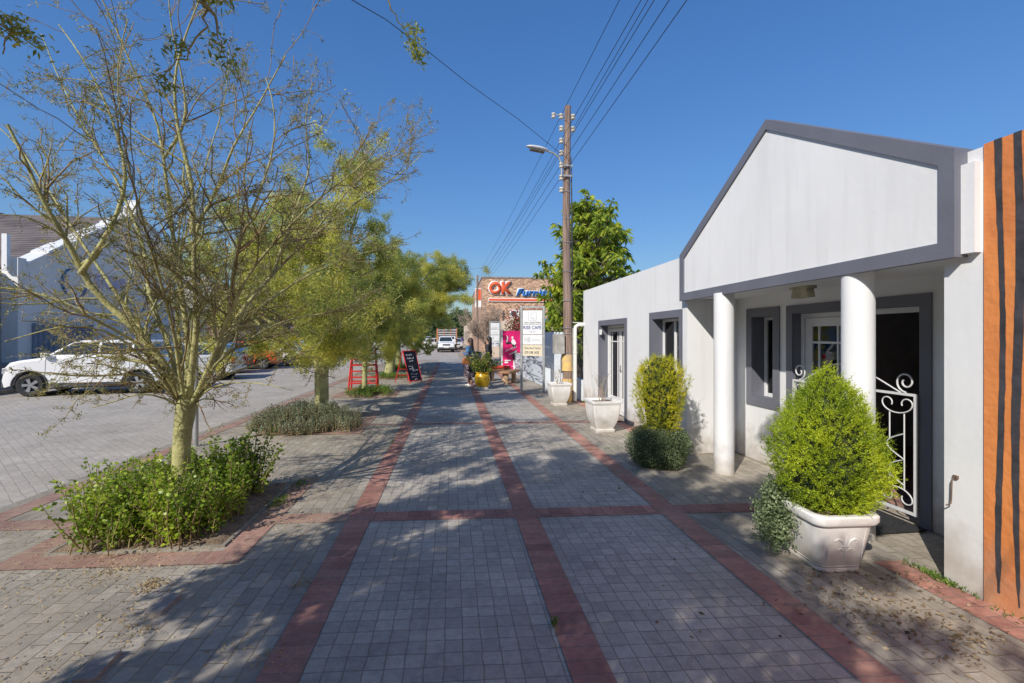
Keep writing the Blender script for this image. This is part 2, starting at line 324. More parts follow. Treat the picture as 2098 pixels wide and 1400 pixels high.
# kerb edge of the road side
KERB = mat('concrete_kerb', (.30,.265,.215), .9, .15, 8, .6, 50)
def strip(name, x0, x1, y0, y1, z, m, skew=0): return sheet(name, x0, x1, y0, y1, z, m, skew)
strip('kerb', -4.4, -4.25, -14, 34, -.004, KERB)
strip('red_paver_band', -4.25, -4.04, -14, 34, .004, P_REDE)
strip('red_paver_band', -.956, -.744, -14, 30, .004, P_REDY, SK)
strip('red_paver_band', .5785, .7915, -14, 30, .004, P_REDM, SK)
strip('red_paver_band', 1.968, 2.183, -14, 26, .004, P_REDR, SK)
strip('red_paver_band', 3.11, 3.34, -14, 3.25, .004, P_REDR, SK)
strip('red_paver_band', 3.11, 3.34, 6.6, 12, .004, P_REDR, SK)
for k, yc in enumerate((4.36, 8.93, 13.4, 18.0, 22.5)):
    for (xa, xb, mm) in ((-4.04,-.956,P_REDF), (-.744,.5785,P_REDX), (.7915,1.968,P_REDX), (2.183,3.35 if k else 2.95,P_REDX)):
        hw = .11 if k == 0 else (.065 if k == 1 else .05)
        segs = [(xa, xb)]
        if xa < -4: segs = [(-4.04,-3.28), (-1.62,-.956)]
        for sa, sb in segs: sheet('red_paver_band', sa, sb, yc-hw, yc+hw, .004, mm, SK)
# tree pits: soil, concrete lip, red frame
TREES = [(-2.5,4.65), (-2.57,9.5), (-2.56,13.95), (-2.6,19.4), (-2.68,24.0)]
def soil_patch(cx, cy, hx, hy, seed):
    rg = np.random.default_rng(seed); n = 26; vs = []; fs = []
    for j in range(n+1):
        for i in range(n+1):
            a, b = 2*i/n-1, 2*j/n-1; e = max(abs(a), abs(b))
            vs.append((cx+a*hx, cy+b*hy, .012 + (1-e**4)*.05 + (rg.random()*.02 if e < 1 else 0)))
    for j in range(n):
        for i in range(n):
            a = j*(n+1)+i; fs.append((a, a+1, a+n+2, a+n+1))
    o = MB().add(vs, fs).build('soil', SOIL, smooth=2); return tag(o, kind='structure')
for i, (tx, ty) in enumerate(TREES):
    hx = .62; y0, y1 = ty-.70, ty+.85
    if i == 1: y0, y1 = ty-1.0, ty+.9
    soil_patch(-2.45, (y0+y1)/2, hx, (y1-y0)/2, i)
    xs0, xs1 = -2.45-hx, -2.45+hx
    tag(MB().box(xs0-.03,xs0,y0-.03,y1+.03,0,.018).box(xs1,xs1+.03,y0-.03,y1+.03,0,.018).box(xs0,xs1,y0-.03,y0,0,.017).box(xs0,xs1,y1,y1+.03,0,.017).build('kerb', KERB), kind='structure')
    strip('red_paver_band', xs0-.25, xs0-.045, y0-.2, y1+.2, .005, P_REDE)
    strip('red_paver_band', xs1+.045, xs1+.25, y0-.2, y1+.2, .005, P_REDE)
    sheet('red_paver_band', xs0-.25, xs1+.25, y0-.27-SK*2.45, y0-.06-SK*2.45, .007, P_REDF, SK)
# far side pavement with a real kerb, veranda platform
FS = mat('far_pavement', (.30,.20,.17), .9, .2, 3, .4, 30)
tag(MB().box(-13.18,-13.0,-6,110,-.04,.13).build('kerb', KERB, bevel=.02), kind='structure')
tag(MB().box(-16.0,-13.18,-6,110,-.04,.125).build('pavement', FS), kind='structure')
# loose lifted pavers
lp = paver('loose_paver_stone', (.27,.25,.23), (.30,.28,.25), (.28,.26,.23), 30, 30, mort=0, dust=.2)
for k, (px, py, rz, lab) in enumerate(((335,1243,-.05,'grey paver lifted out of line near the red edged tree pit'), (200,1372,.06,'grey paver sticking up at the lower left corner of the walkway'))):
    g = gnd(px, py)
    o = MB().box(-.05,.05,-.1,.1,-.02,.03).build('loose_paver', lp, bevel=.004, loc=(g[0],g[1],0)); o.rotation_euler = (.03,.05,rz)
    tag(o, lab, 'paver', 'pavers sticking up from the walkway')
# fallen leaves and litter (uncountable)
def litter(name, C, size, m, seed):
    rg = np.random.default_rng(seed); n = len(C); D = rg.normal(size=(n,3)); D[:,2] = rg.uniform(-.1,.35,n)
    me = leafmesh(name, C, D, size*rg.uniform(.5,1.3,n), size*rg.uniform(.25,.6,n), .1, rg)
    o = link(name, me, m); return o
DRY = leafmat('dry_leaves', (.13,.085,.045), (.46,.38,.24), (.28,.21,.13), .1, .8, 6)
rg = np.random.default_rng(3); C = []
for (px, py, n, s) in ((1750,1240,80,.18),(1700,1215,40,.12),(1900,1290,70,.2),(1990,1315,70,.1),(1820,1265,60,.15),(1960,1355,40,.1),(1850,1190,60,.15),(1690,1180,50,.14),(1900,1220,40,.2),(1770,1310,20,.15)):
    g = gnd(px, py); P = rg.normal(size=(n,2))*s; C.append(np.c_[g[0]+P[:,0]*1.1, g[1]+P[:,1]*.45, rg.uniform(.006,.022,n)])
P = np.c_[rg.uniform(1.2,3.3,90), rg.uniform(1.2,7,90), rg.uniform(.006,.012,90)]; C.append(P)
tag(litter('fallen_leaves', np.concatenate(C), .036, DRY, 5), 'dry brown leaves scattered on the pavers by the shop wall', 'leaves', kind='stuff')
C = []
for (tx, ty) in TREES:
    n = 1500; a = rg.uniform(0,6.28,n); r = np.abs(rg.normal(size=n))*.45+.45
    C.append(np.c_[-2.45+np.cos(a)*r*.95, ty+np.sin(a)*r*1.25, rg.uniform(.004,.03,n)+.02*(r < .6)])
for (px, py, n, s) in ((310,1200,220,.05),(620,1198,80,.04),(230,1170,180,.10),(560,1345,60,.06),(250,1260,60,.1),(80,1370,60,.12),(480,1330,40,.05),(275,1300,70,.05)):
    g = gnd(px, py); P = rg.normal(size=(n,2))*s; C.append(np.c_[g[0]+P[:,0], g[1]+P[:,1], rg.uniform(.004,.014,n)])
n = 2500; C.append(np.c_[rg.uniform(-4.0,-1.0,n), rg.uniform(2.0,9,n), rg.uniform(.004,.01,n)])
tag(litter('plant_litter', np.concatenate(C), .02, leafmat('straw_litter', (.25,.17,.08), (.55,.44,.24), None, .1, .9, 5), 6), 'yellow dry leaflets strewn around the tree pits', 'plant litter', kind='stuff')

# weeds along wall foot and pit edges
C = []
for (x, y, n, sx, sy) in ((3.33,2.78,260,.02,.10),(3.33,11.4,160,.03,.05),(3.30,2.2,60,.01,.2),(-1.74,4.9,200,.04,.1),(-1.7,5.5,120,.04,.1),(.585,2.62,30,.01,.02),(-.94,7.3,50,.01,.2),(2.35,6.6,40,.2,.03)):
    C.append(np.c_[x+rg.normal(size=n)*sx, y+rg.normal(size=n)*sy, rg.uniform(.002,.02,n)])
C = np.concatenate(C); D = rg.normal(size=C.shape)*[.6,.6,.2]+[0,0,.8]
tag(link('weeds', leafmesh('weeds', C, D, .03, .009), leafmat('weed_leaf', (.06,.12,.02), (.30,.38,.08), (.15,.24,.04), .3, .6, 5)), 'tiny green weeds growing along the foot of the wall and paving joints', 'weeds', kind='stuff')
# ================================================================== WHITE SHOP BUILDING (right)
def wall_cells(mb, axis, pos, thick, us, zs, hole):
    """wall sheet with openings. axis 'x': plane X=pos, u=Y ; axis 'y': plane Y=pos, u=X. thick extends to +"""
    def P(d, u, z): return (pos+d, u, z) if axis == 'x' else (u, pos+d, z)
    nu, nz = len(us)-1, len(zs)-1
    solid = lambda i, j: 0 <= i < nu and 0 <= j < nz and not hole((us[i]+us[i+1])/2, (zs[j]+zs[j+1])/2)
    for i in range(nu):
        for j in range(nz):
            if not solid(i, j): continue
            a, b, c, d = us[i], us[i+1], zs[j], zs[j+1]
            mb.quad(P(0,a,c),P(0,b,c),P(0,b,d),P(0,a,d)); mb.quad(P(thick,a,c),P(thick,b,c),P(thick,b,d),P(thick,a,d))
            if not solid(i-1, j): mb.quad(P(0,a,c),P(thick,a,c),P(thick,a,d),P(0,a,d))
            if not solid(i+1, j): mb.quad(P(0,b,c),P(thick,b,c),P(thick,b,d),P(0,b,d))
            if not solid(i, j-1): mb.quad(P(0,a,c),P(0,b,c),P(thick,b,c),P(thick,a,c))
            if not solid(i, j+1): mb.quad(P(0,a,d),P(0,b,d),P(thick,b,d),P(thick,a,d))
    return mb
shop = empty('shop_building', (3.35, 6, 0), label='white single storey shop with grey edged gable over a two column porch', cat='building')
shop_parts = []
def SP(mb, name, m, **k):
    o = mb.build(name, m, None, **k); o.parent = shop; o.matrix_parent_inverse = Matrix.Translation((-3.35,-6,0)); return o
T = .32
D1 = (8.62, 10.12, 0, 1.93); W2 = (6.44, 7.36, 1.13, 1.97)
mb = MB()
inr = lambda u, z, r: r[0] < u < r[1] and r[2] < z < r[3]
wall_cells(mb, 'x', 3.35, T, [6.2, W2[0], W2[1], D1[0], D1[1], 11.5], [0, W2[2], D1[3], W2[3], 2.85], lambda u, z: inr(u, z, D1) or inr(u, z, W2))
mb.box(3.67, 12, 11.18, 11.5, 0, 2.85)                       # far side wall
W3 = (5.42, 5.84, .86, 1.95); D2 = (3.55, 5.08, .0, 1.96)
wall_cells(mb, 'x', 4.1, .28, [2.5, D2[0], D2[1], W3[0], W3[1], 6.2], [0, W3[2], W3[3], D2[3], 2.86], lambda u, z: inr(u, z, D2) or inr(u, z, W3))
mb.box(3.67, 4.38, 6.2, 6.42, 0, 2.86)                        # return wall facing the camera
mb.box(3.352, 4.1, 2.5, 2.745, 0, 2.89)                       # pier at the near end
mb.box(3.30, 4.1, 2.52, 6.19, 2.22, 2.80)                   # porch lintel / ceiling block
mb.box(4.38, 12, 2.5, 2.7, 0, 2.86)
mb.box(3.67, 12, 2.7, 11.18, 2.62, 2.74)                       # roof slab
SP(mb, 'wall', WHITE)
# pediment
X0 = 3.25
outer = [(2.6,2.2),(6.26,2.19),(6.26,2.85),(4.42,3.955),(2.6,2.91)]
inner = [(2.70,2.31),(6.15,2.30),(6.15,2.79),(4.42,3.85),(2.70,2.835)]
mb = MB()
def PX(p, x): return (x, p[0], p[1])
for i in range(5):
    j = (i+1) % 5
    a, b, c, d = outer[i], outer[j], inner[j], inner[i]
    mb.quad(PX(a,X0),PX(b,X0),PX(c,X0),PX(d,X0)); mb.quad(PX(d,X0),PX(c,X0),PX(c,X0+.02),PX(d,X0+.02))
    mb.quad(PX(a,X0),PX(b,X0),PX(b,X0+.16 if i else X0+.05),PX(a,X0+.16 if i else X0+.05))
SP(mb, 'gable_trim', GREY)
SP(MB().prism(inner, X0+.02, X0+.155, 'x'), 'gable_panel', WHITE)
for cy, cx in ((5.29, 3.33), (3.45, 3.38)):
    SP(MB().lathe([(.122,0),(.122,.01),(.118,.03),(.118,1.2),(.118,2.215)], 40, (cx,cy,0)), 'column', WHITE, smooth=True)
# left wall flat step near the porch
SP(MB().box(3.335,3.35,6.2,6.36,0,2.1), 'corner_pilaster', WHITE)
def surround(x, y0, y1, z0, z1, wdt=.115, sill=True, deep=.2):
    """grey painted plaster surround on a wall facing -X, opening y0..y1,z0..z1, grey reveals"""
    m = MB(); p = x-.018
    m.box(p, x+.001, y0-wdt, y0, z0-(wdt if sill else 0), z1+wdt); m.box(p, x+.001, y1, y1+wdt, z0-(wdt if sill else 0), z1+wdt)
    m.box(p, x+.001, y0, y1, z1, z1+wdt)
    if sill: m.box(p, x+.001, y0, y1, z0-wdt, z0)
    m.box(x+.001, x+deep, y0-.004, y0+.004, z0, z1); m.box(x+.001, x+deep, y1-.004, y1+.004, z0, z1); m.box(x+.001, x+deep, y0, y1, z1-.004, z1+.004)
    if sill: m.box(x+.001, x+deep, y0, y1, z0-.004, z0+.004)
    return m
def leaf_door(x, y0, y1, z0, z1, handle_low=True, parent=None, st=.07, panel=.35, side=0):
    """glazed door leaf frame: stiles, rails, transom bar, a side light bar"""
    f = MB(); f.box(x,x+.04,y0,y0+st,z0,z1); f.box(x,x+.04,y1-st,y1,z0,z1); f.box(x,x+.04,y0+st,y1-st,z1-st,z1); f.box(x,x+.04,y0+st,y1-st,z0,z0+st*1.6)
    f.box(x+.004,x+.036,y0+st,y1-st,z1-.30,z1-.275)
    for s in (y0+st+.10, y1-st-.10): f.box(x+.005,x+.035,s-.011,s+.011,z0+st*1.6,z1-st)
    if panel: f.box(x+.01,x+.03,y0+st,y1-st,z0+st,z0+panel)
    return f
# left glazed double door
SP(surround(3.35, *D1, sill=False), 'door_surround', GREY)
ym = (D1[0]+D1[1])/2
f = MB().box(3.52,3.58,D1[0],D1[0]+.04,0,D1[3]).box(3.52,3.58,D1[1]-.04,D1[1],0,D1[3]).box(3.52,3.58,D1[0]+.04,D1[1]-.04,D1[3]-.06,D1[3])
dr = SP(f, 'door', FRAME)
for a, b in ((D1[0]+.05, ym-.004), (ym+.004, D1[1]-.05)):
    o = leaf_door(3.535, a, b, .02, D1[3]-.07).build('door_leaf', FRAME, None, bevel=.004); o.parent = dr
    g = MB().box(3.553,3.557,a+.07,b-.07,.1,D1[3]-.14).build('pane', GLASS); g.parent = dr
o = MB().tube([(3.53,ym-.03,1.0),(3.49,ym-.03,1.0),(3.48,ym-.14,1.0)], .009, 8).box(3.525,3.535,ym-.055,ym-.01,.93,1.07).build('handle', GALV, dr)
o = MB().box(3.30,3.34,9.98,10.08,1.72,1.84).build('alarm_box', FRAME, None, bevel=.008); o.parent = shop; o.matrix_parent_inverse = Matrix.Translation((-3.35,-6,0))
# window 2 & 3
CURT = mat('pale_curtain', (.55,.53,.50), .9, .1, 3)
def window(x, r, mull, nm):
    SP(surround(x, *r), 'window_surround', GREY)
    y0, y1, z0, z1 = r; f = MB(); X = x+.17
    f.box(X,X+.05,y0,y0+.045,z0,z1).box(X,X+.05,y1-.045,y1,z0,z1).box(X,X+.05,y0+.045,y1-.045,z0,z0+.05).box(X,X+.05,y0+.045,y1-.045,z1-.045,z1)
    if mull: f.box(X,X+.05,mull-.025,mull+.025,z0+.05,z1-.045)
    o = SP(f, 'window', FRAME, bevel=.004)
    g = MB().box(X+.022,X+.026,y0+.045,y1-.045,z0+.05,z1-.045).build('pane', GLASS); g.parent = o
    c = MB(); n = 26; a0, a1 = y0+.05, y0+(y1-y0)*(.5 if mull else .9); vs = []; fs = []
    for i in range(n*4+1):
        t = i/(n*4); yy = a0+(a1-a0)*t; xx = X+.12+.018*math.sin(t*n*2.2)
        vs += [(xx,yy,z0-.1),(xx,yy,z1+.05)]
    for i in range(n*4): fs.append((2*i,2*i+2,2*i+3,2*i+1))
    c.add(vs, fs); q = c.build('curtain', CURT, smooth=2); q.parent = o
window(3.35, W2, 6.93, 0); window(4.1, W3, None, 0)
# entrance: wide grey surround, glazed leaf, dark opening
SP(surround(4.1, *D2, sill=False, wdt=.1, deep=.24), 'door_surround', GREY)
SP(MB().box(4.2,4.27,D2[0],D2[1],1.905,1.955).box(4.2,4.27,D2[1]-.05,D2[1],.0,1.905), 'door_frame', FRAME)
f = leaf_door(4.21, 4.36, 5.02, .03, 1.9, st=.1, panel=.5)
en = SP(f, 'entrance_door', FRAME, bevel=.004)
MB().box(4.228,4.232,4.46,4.92,.14,1.8).build('pane', GLASS, en).matrix_parent_inverse = Matrix.Identity(4)
SP(MB().prism([(4.38,2.1),(4.62,2.1),(4.60,2.19),(4.40,2.19)][::-1], 3.70, 3.79, 'x').box(3.69,3.80,4.37,4.63,2.19,2.22), 'porch_light', mat('light_cover', (.50,.46,.32), .5, .2, 9))
# interior room behind the entrance
IN = mat('interior_wall', (.6,.6,.62), .9, .1, 2)
rm = MB(); rm.box(4.40,7.4,2.72,2.76,0,2.6).box(4.40,7.4,6.1,6.14,0,2.6).box(7.4,7.44,2.72,6.14,0,2.6).box(4.40,7.4,2.76,6.1,2.56,2.6)
SP(rm, 'interior_wall', IN)
SP(MB().box(4.40,7.4,2.76,6.1,-.002,.012), 'interior_floor', mat('interior_rug', (.40,.22,.18), .9, .4, 14, col2=(.05,.04,.045)))
SP(MB().box(7.2,7.4,3.6,5.4,1.28,1.31), 'shelf', FRAME)
SP(MB().box(3.70,7.2,6.4,11.1,-.002,.01), 'interior_floor', IN)
SP(MB().box(7.2,7.24,6.4,11.1,0,2.6), 'interior_wall', IN)
# small pots on the shelf, armchair (separate things)
for k, (yy, r, lab) in enumerate(((4.55,.09,'round pot with small plant on the shelf inside the shop, the left one'), (3.95,.06,'glass jar candle standing right of the plant on the shelf inside'))):
    e = empty('potted_plant' if k == 0 else 'candle_jar', (7.29,yy,1.31), label=lab, cat='plant pot' if k == 0 else 'jar')
    MB().lathe([(r*.6,0),(r*.9,.06),(r,.12),(r*.9,.15)], 16).build('pot' if k == 0 else 'jar', FRAME, e, smooth=True)
    if k == 0:
        rgx = np.random.default_rng(8); C = rgx.normal(size=(260,3))*.09+[0,0,.26]; link('foliage', leafmesh('foliage', C, rgx.normal(size=(260,3)), .06, .03), leafmat('indoor_leaf', (.02,.05,.015), (.05,.12,.03)), e)
ch = empty('armchair', (5.6,4.0,0), 1.2, 'grey fabric armchair in the dark room behind the gate', 'chair')
FAB = mat('grey_fabric', (.22,.22,.23), .9, .1, 8)
MB().box(-.35,.35,-.35,.35,.18,.44).build('seat', FAB, ch, bevel=.05); MB().box(-.35,.35,.28,.42,.44,.95).build('backrest', FAB, ch, bevel=.05)
for s in (-1, 1):
    MB().box(s*.40-.06,s*.40+.06,-.35,.4,.18,.62).build('armrest', FAB, ch, bevel=.04)
    for t in (-1, 1): MB().box(s*.34-.02,s*.34+.02,t*.32-.02,t*.32+.02,0,.18).build('leg', BLACK, ch)
# wrought iron gate, hung in the entrance (its own thing: pushes open)
gate = empty('iron_gate', (4.06,4.3,0), label='low white wrought iron gate with scrolls across the shop entrance', cat='gate')
ga, gb = -.75, .73; z0g, z1g = .09, 1.17
def spiral(cy, cz, r, a0, turns, k=16, sgn=1, tail=None):
    pts = []
    n = int(k*turns)
    for i in range(n+1):
        t = i/n; rr = r*(1-.72*t); a = a0+sgn*t*turns*2*math.pi; pts.append((0, cy+rr*math.cos(a), cz+rr*math.sin(a)))
    return pts
IRON = mat('white_iron', (.70,.70,.70), .4, .04, 8)
fr = MB()
for (a, b, c, d) in ((ga,ga+.022,z0g,z1g),(gb-.022,gb,z0g,z1g),(ga+.022,gb-.022,z0g,z0g+.022),(ga+.022,gb-.022,z1g-.022,z1g)): fr.box(-.011,.011,a,b,c,d)
fr.box(-.011,.011,-.02,.002,z0g+.022,z1g-.022)
fr.build('frame', IRON, gate)
sc = MB(); bars = MB()
sc.tube([(0,ga+.15,z1g),(0,-.33,z1g+.13),(0,-.16,z1g+.21),(0,0,z1g+.23),(0,.15,z1g+.21),(0,.33,z1g+.13),(0,gb-.15,z1g)], .007, 6)
for s in (-1, 1):
    e = (gb-.1) if s > 0 else (ga+.1); pts = spiral(e, z1g+.10, .095, -math.pi/2, 1.35, sgn=-s); sc.tube(pts, .008, 6)
sc.tube(spiral(-.05, z1g+.11, .09, -1.57, 1.2), .008, 6)
for c0 in (-.565, -.20, .19, .545):
    for h in (-1, 1):
        bars.tube([(0,c0+h*.07,z0g+.20),(0,c0+h*.07,z1g-.19)] if h < 0 else [(0,c0+h*.07,z1g-.19),(0,c0+h*.07,z1g-.45)], .006, 6)
    bars.tube([(0,c0+.07,z0g+.20),(0,c0+.07,z0g+.42)], .007, 6)
    for zz, sg in ((z1g-.10, 1), (z0g+.12, -1)):
        arc = [(0, c0+.145*math.cos(t), zz-sg*.09*abs(math.sin(t))) for t in np.linspace(0, math.pi, 12)]
        if sg < 0: arc = [(0, c0+.145*math.cos(t), zz+.09*abs(math.sin(t))) for t in np.linspace(0, math.pi, 12)]
        sc.tube(arc, .006, 6)
        for h in (-1, 1): sc.tube([(0, c0+h*.145+(-h)*.05*(1-math.cos(t)), zz+sg*.045*math.sin(t)) for t in np.linspace(0, 3.6, 10)], .006, 6)
    S = [(0, c0-.07+.19*math.sin(t)*(1 if t < math.pi else 1), .36+.45*t/(2*math.pi)) for t in np.linspace(0, 2*math.pi, 20)]
    S = [(0, c0+(-.07)+.135*(1-math.cos(t))/1*.9*(1 if k == 0 else 1)+.0, .47+k*.0) for k, t in ((0, .0),)] and [(0, c0-.07+.17*abs(math.sin(t)), .33+.47*t/(2*math.pi)) for t in np.linspace(0, 2*math.pi, 25)]
    sc.tube(S, .006, 6)
sc.build('scroll', IRON, gate); bars.build('bar', IRON, gate)
MB().box(-.03,-.012,gb-.09,gb-.02,.60,.69).lathe([(.02,0),(.02,.02)], 10, (-.03,gb-.05,.66)).build('latch', IRON, gate)
# doormat, hook on pier, downpipe (fixed: parts of the shop)
MAT_ = mat('rubber_mat', (.03,.03,.032), .95, .3, 40, 1, 120)
dm = MB().box(-.33,.33,-.5,.5,.006,.02).build('doormat', MAT_, None, bevel=.004, loc=(3.72,3.95,0)); tag(dm, 'dark rubber doormat on the pavers at the gate', 'doormat')
SP(MB().tube([(3.35,2.665,.74),(3.325,2.665,.74),(3.318,2.668,.72),(3.318,2.672,.60),(3.318,2.675,.56),(3.31,2.70,.54)], .0045, 6).box(3.335,3.352,2.652,2.68,.728,.75), 'door_hook', mat('rusty_steel', (.25,.17,.12), .7, .2, 20, metal=.3))
PIPE = mat('white_pipe', (.74,.73,.68), .5, .06, 4)
pp = [(3.36,11.44,1.98),(3.2,11.46,1.98),(3.13,11.46,1.93),(3.12,11.46,1.85),(3.12,11.46,.9),(3.12,11.46,.12),(3.10,11.42,.03)]
SP(MB().tube(pp, .045, 12).lathe([(.055,0),(.055,.03)], 14, (3.12,11.46,1.25)).lathe([(.055,0),(.055,.03)], 14, (3.12,11.46,.6)), 'downpipe', PIPE, smooth=True)
SP(MB().tube([(2.9,11.5,2.05),(3.9,11.52,2.02)], .012, 6), 'cable_conduit', PIPE)
# orange neighbour
orange = empty('orange_building', (3.35,0,0), label='orange painted building with hand brushed black vertical stripes at right edge', cat='building')
ORG = mat('orange_paint', (.76,.27,.075), .75, .08, 1.6, .6, 18, col2=(.60,.19,.055), dist=.012, grime=.5)
OP = lambda mb, n, m: setattr(mb, '_o', mb.build(n, m)) or setattr(mb._o, 'parent', orange) or setattr(mb._o, 'matrix_parent_inverse', Matrix.Translation((-3.35,0,0)))
OP(MB().box(3.34,9,-14,2.499,0,2.90), 'wall', ORG)
BS = mat('black_wall_paint', (.055,.052,.06), .75, .3, 9, .6, 18, col2=(.03,.03,.035))
for yc, wd, sd, zb in ((2.405,.045,1,.10),(2.318,.05,2,.07),(2.36-.16,.04,3,.1),(2.07,.05,4,.08),(1.92,.04,5,.1),(1.75,.05,6,.1)):
    rgx = random.Random(sd); n = 44; L_, R_ = [], []
    ph = rgx.random()*6
    for i in range(n+1):
        t = i/n; z = zb+(2.902-zb)*t; wv = wd*.88*(.22+.34*t+.12*math.sin(t*5+ph)+.05*rgx.random())*(1 if t > .03 else .5)
        cxx = yc+.012*math.sin(t*7+ph)+.004*rgx.random()
        L_.append((3.3365,cxx-wv,z)); R_.append((3.3365,cxx+wv,z))
    m = MB(); m.add(L_+R_, [(i,i+1,n+2+i,n+1+i) for i in range(n)]); OP(m, 'painted_stripe', BS)
# ================================================================== TREES
def _n(v): return v/(np.linalg.norm(v)+1e-9)
class Grower:
    def __init__(s, seed, leafstep=.05, prune=None, thorn=False, reject=None):
        s.r = np.random.default_rng(seed); s.tr = Tubes(); s.tw = Tubes(); s.lc = []; s.ld = []; s.prune = prune; s.leafstep = leafstep; s.thorns = Tubes() if thorn else None
    def polyline(s, p, d, L, wig, trop, n):
        P = [np.array(p, float)]; d = _n(np.array(d, float)); st = L/n
        for i in range(n):
            d = _n(d + s.r.normal(size=3)*wig + np.array([0,0,trop])); P.append(P[-1]+d*st)
        return np.array(P)
    def side(s, d, ang, flat=0):
        d = _n(d); r = s.r.normal(size=3); r[2] *= (1-flat); q = _n(r - d*np.dot(r, d)); return _n(d*math.cos(ang)+q*math.sin(ang))
    def limb(s, P, r0, r1, lvl, dens, clen, spec):
        """tube along P then children"""
        P = np.asarray(P, float); n = len(P)
        if s.prune is not None and s.prune(P[min(n-1, n//2+1)]) : return
        R = r1+(r0-r1)*(1-np.linspace(0,1,n))**1.35
        (s.tr if r0 > spec['twig'] else s.tw).add(P, R, 10 if r0 > .04 else 7 if r0 > .015 else 5 if r0 > .006 else 3)
        seg = np.linalg.norm(np.diff(P, axis=0), axis=1); L = seg.sum(); cum = np.r_[0, np.cumsum(seg)]
        def pt(x):
            i = min(np.searchsorted(cum, x, side='right')-1, n-2); f = (x-cum[i])/max(seg[i], 1e-6)
            return P[i]*(1-f)+P[i+1]*f, _n(P[i+1]-P[i]), R[i]*(1-f)+R[i+1]*f
        if lvl >= spec['max']:
            s.leaves(P, L, pt, spec); return
        cnt = s.r.poisson(dens*L*spec['n'][lvl])+ (1 if lvl < spec['max']-1 else 0)
        for k in range(cnt):
            x = L*s.r.uniform(spec.get('start', .15) if lvl > 0 else spec.get('start0', .2), 1.0); p, d, rr = pt(x)
            cl = clen*(1-.45*x/L)*s.r.uniform(.55,1.25)
            nd = s.side(d, math.radians(s.r.uniform(*spec['ang'])), spec.get('flat', .2))
            ns = 5 if lvl < 2 else 4
            Q = s.polyline(p, nd, cl, spec['wig'][lvl], spec['trop'][lvl], ns)
            s.limb(Q, min(rr*.65, spec['rad'][lvl]), max(.0012, spec['rad'][lvl]*.3), lvl+1, dens, cl*spec['ratio'][lvl], spec)
        if lvl >= spec['max']-1: s.leaves(P, L, pt, spec)
    def leaves(s, P, L, pt, spec):
        if s.prune is not None and s.prune(P[-1]): return
        if spec.get('thorn') and s.thorns is not None:
            for k in range(int(L/spec['thorn'])+1):
                p, d, rr = pt(s.r.uniform(0, L)); q = s.side(d, 1.2); l = s.r.uniform(.008,.028)
                s.thorns.add(np.array([p, p+q*l]), np.array([.0022,.0006]), 3)
        for k in range(int(L/spec['leafstep']+s.r.random())):
            if s.r.random() > spec.get('leafp', 1): continue
            p, d, rr = pt(s.r.uniform(L*.1, L)); m = spec['per']
            D = s.r.normal(size=(m,3))*.8 + d*.5 + np.array([0,0,spec.get('ldrop', 0)]); C = p + s.r.normal(size=(m,3))*spec['clump']
            s.lc.append(C); s.ld.append(D)
    def finish(s, name, label, cat, group, bark, twig, leaf, ll, lw, loc=(0,0,0), thorn_m=None, droop=.1):
        e = empty(name, loc, 0, label, cat, group)
        link('trunk', s.tr.mesh('trunk'), bark, e, smooth=2)
        if s.tw.n: link('twigs', s.tw.mesh('twigs'), twig, e, smooth=2)
        if s.thorns is not None and s.thorns.n: link('thorns', s.thorns.mesh('thorns'), thorn_m, e)
        if s.lc:
            C = np.concatenate(s.lc); D = np.concatenate(s.ld)
            if s.prune is not None:
                pass
            n = len(C); link('crown', leafmesh('crown', C, D, ll*s.r.uniform(.5,1.35,n), lw*s.r.uniform(.6,1.3,n), droop, s.r), leaf, e)
        return e
LF_SPARSE = leafmat('fever_leaf_sparse', (.12,.14,.03), (.44,.38,.09), (.25,.26,.06), .35, .5, 1.5)
LF_DENSE = leafmat('fever_leaf', (.16,.22,.05), (.74,.66,.14), (.44,.46,.12), .5, .5, 1.3)
THORN = mat('thorn', (.55,.50,.38), .6, .1, 5)
# ---- nearest fever tree: main limbs follow the photographed ones
G1 = Grower(21, thorn=True)
SPEC1 = dict(max=3, twig=.0105, n=[5.6,7.2,9.0], rad=[.011,.0046,.0023], start0=.1, ratio=[.55,.5,.5], wig=[.20,.26,.32], trop=[.02,.01,0], ang=(22,62), leafstep=.06, leafp=.5, per=8, clump=.013, thorn=.055, flat=.15)
base = np.array([-2.5,4.65,-.02]); fk = np.array(at(384,822,4.26))
tp = np.array([base, at(371,1010,4.28), at(371,960,4.28), at(372,915,4.27), at(375,880,4.27), at(379,852,4.26), fk, fk+[.004,0,.06], fk+[.006,0,.11]])
G1.tr.add(np.array(tp), np.array([.095,.079,.074,.072,.074,.080,.090,.08,.03]), 22)
def px_limb(pts, r0, r1, dens=1.0, clen=.95, lead=True):
    r0 *= .84
    P = np.array([fk+[0,0,-.10]] + [at(*p) for p in pts]) if lead else np.array([at(*p) for p in pts])
    # densify and roughen
    Q = [P[0]]
    for a, b in zip(P[:-1], P[1:]):
        L = np.linalg.norm(b-a); k = max(2, int(L/.14))
        for i in range(1, k+1): Q.append(a+(b-a)*i/k + (G1.r.normal(size=3)*.011 if i < k else 0))
    Q = np.array(Q); Q[1:-1] = (Q[:-2]+2*Q[1:-1]+Q[2:])/4; Q[1:-1] = (Q[:-2]+2*Q[1:-1]+Q[2:])/4
    G1.limb(Q, r0, r1, 0, dens, clen, SPEC1)
px_limb([(335,742,4.2),(258,652,4.1),(172,588,4.0),(150,510,3.9),(95,432,3.7),(58,340,3.6),(15,255,3.5)], .056, .010)
px_limb([(165,560,3.95),(230,470,3.9),(262,360,3.9),(232,240,3.9),(170,120,3.9),(120,50,3.9)], .028, .005, lead=False)
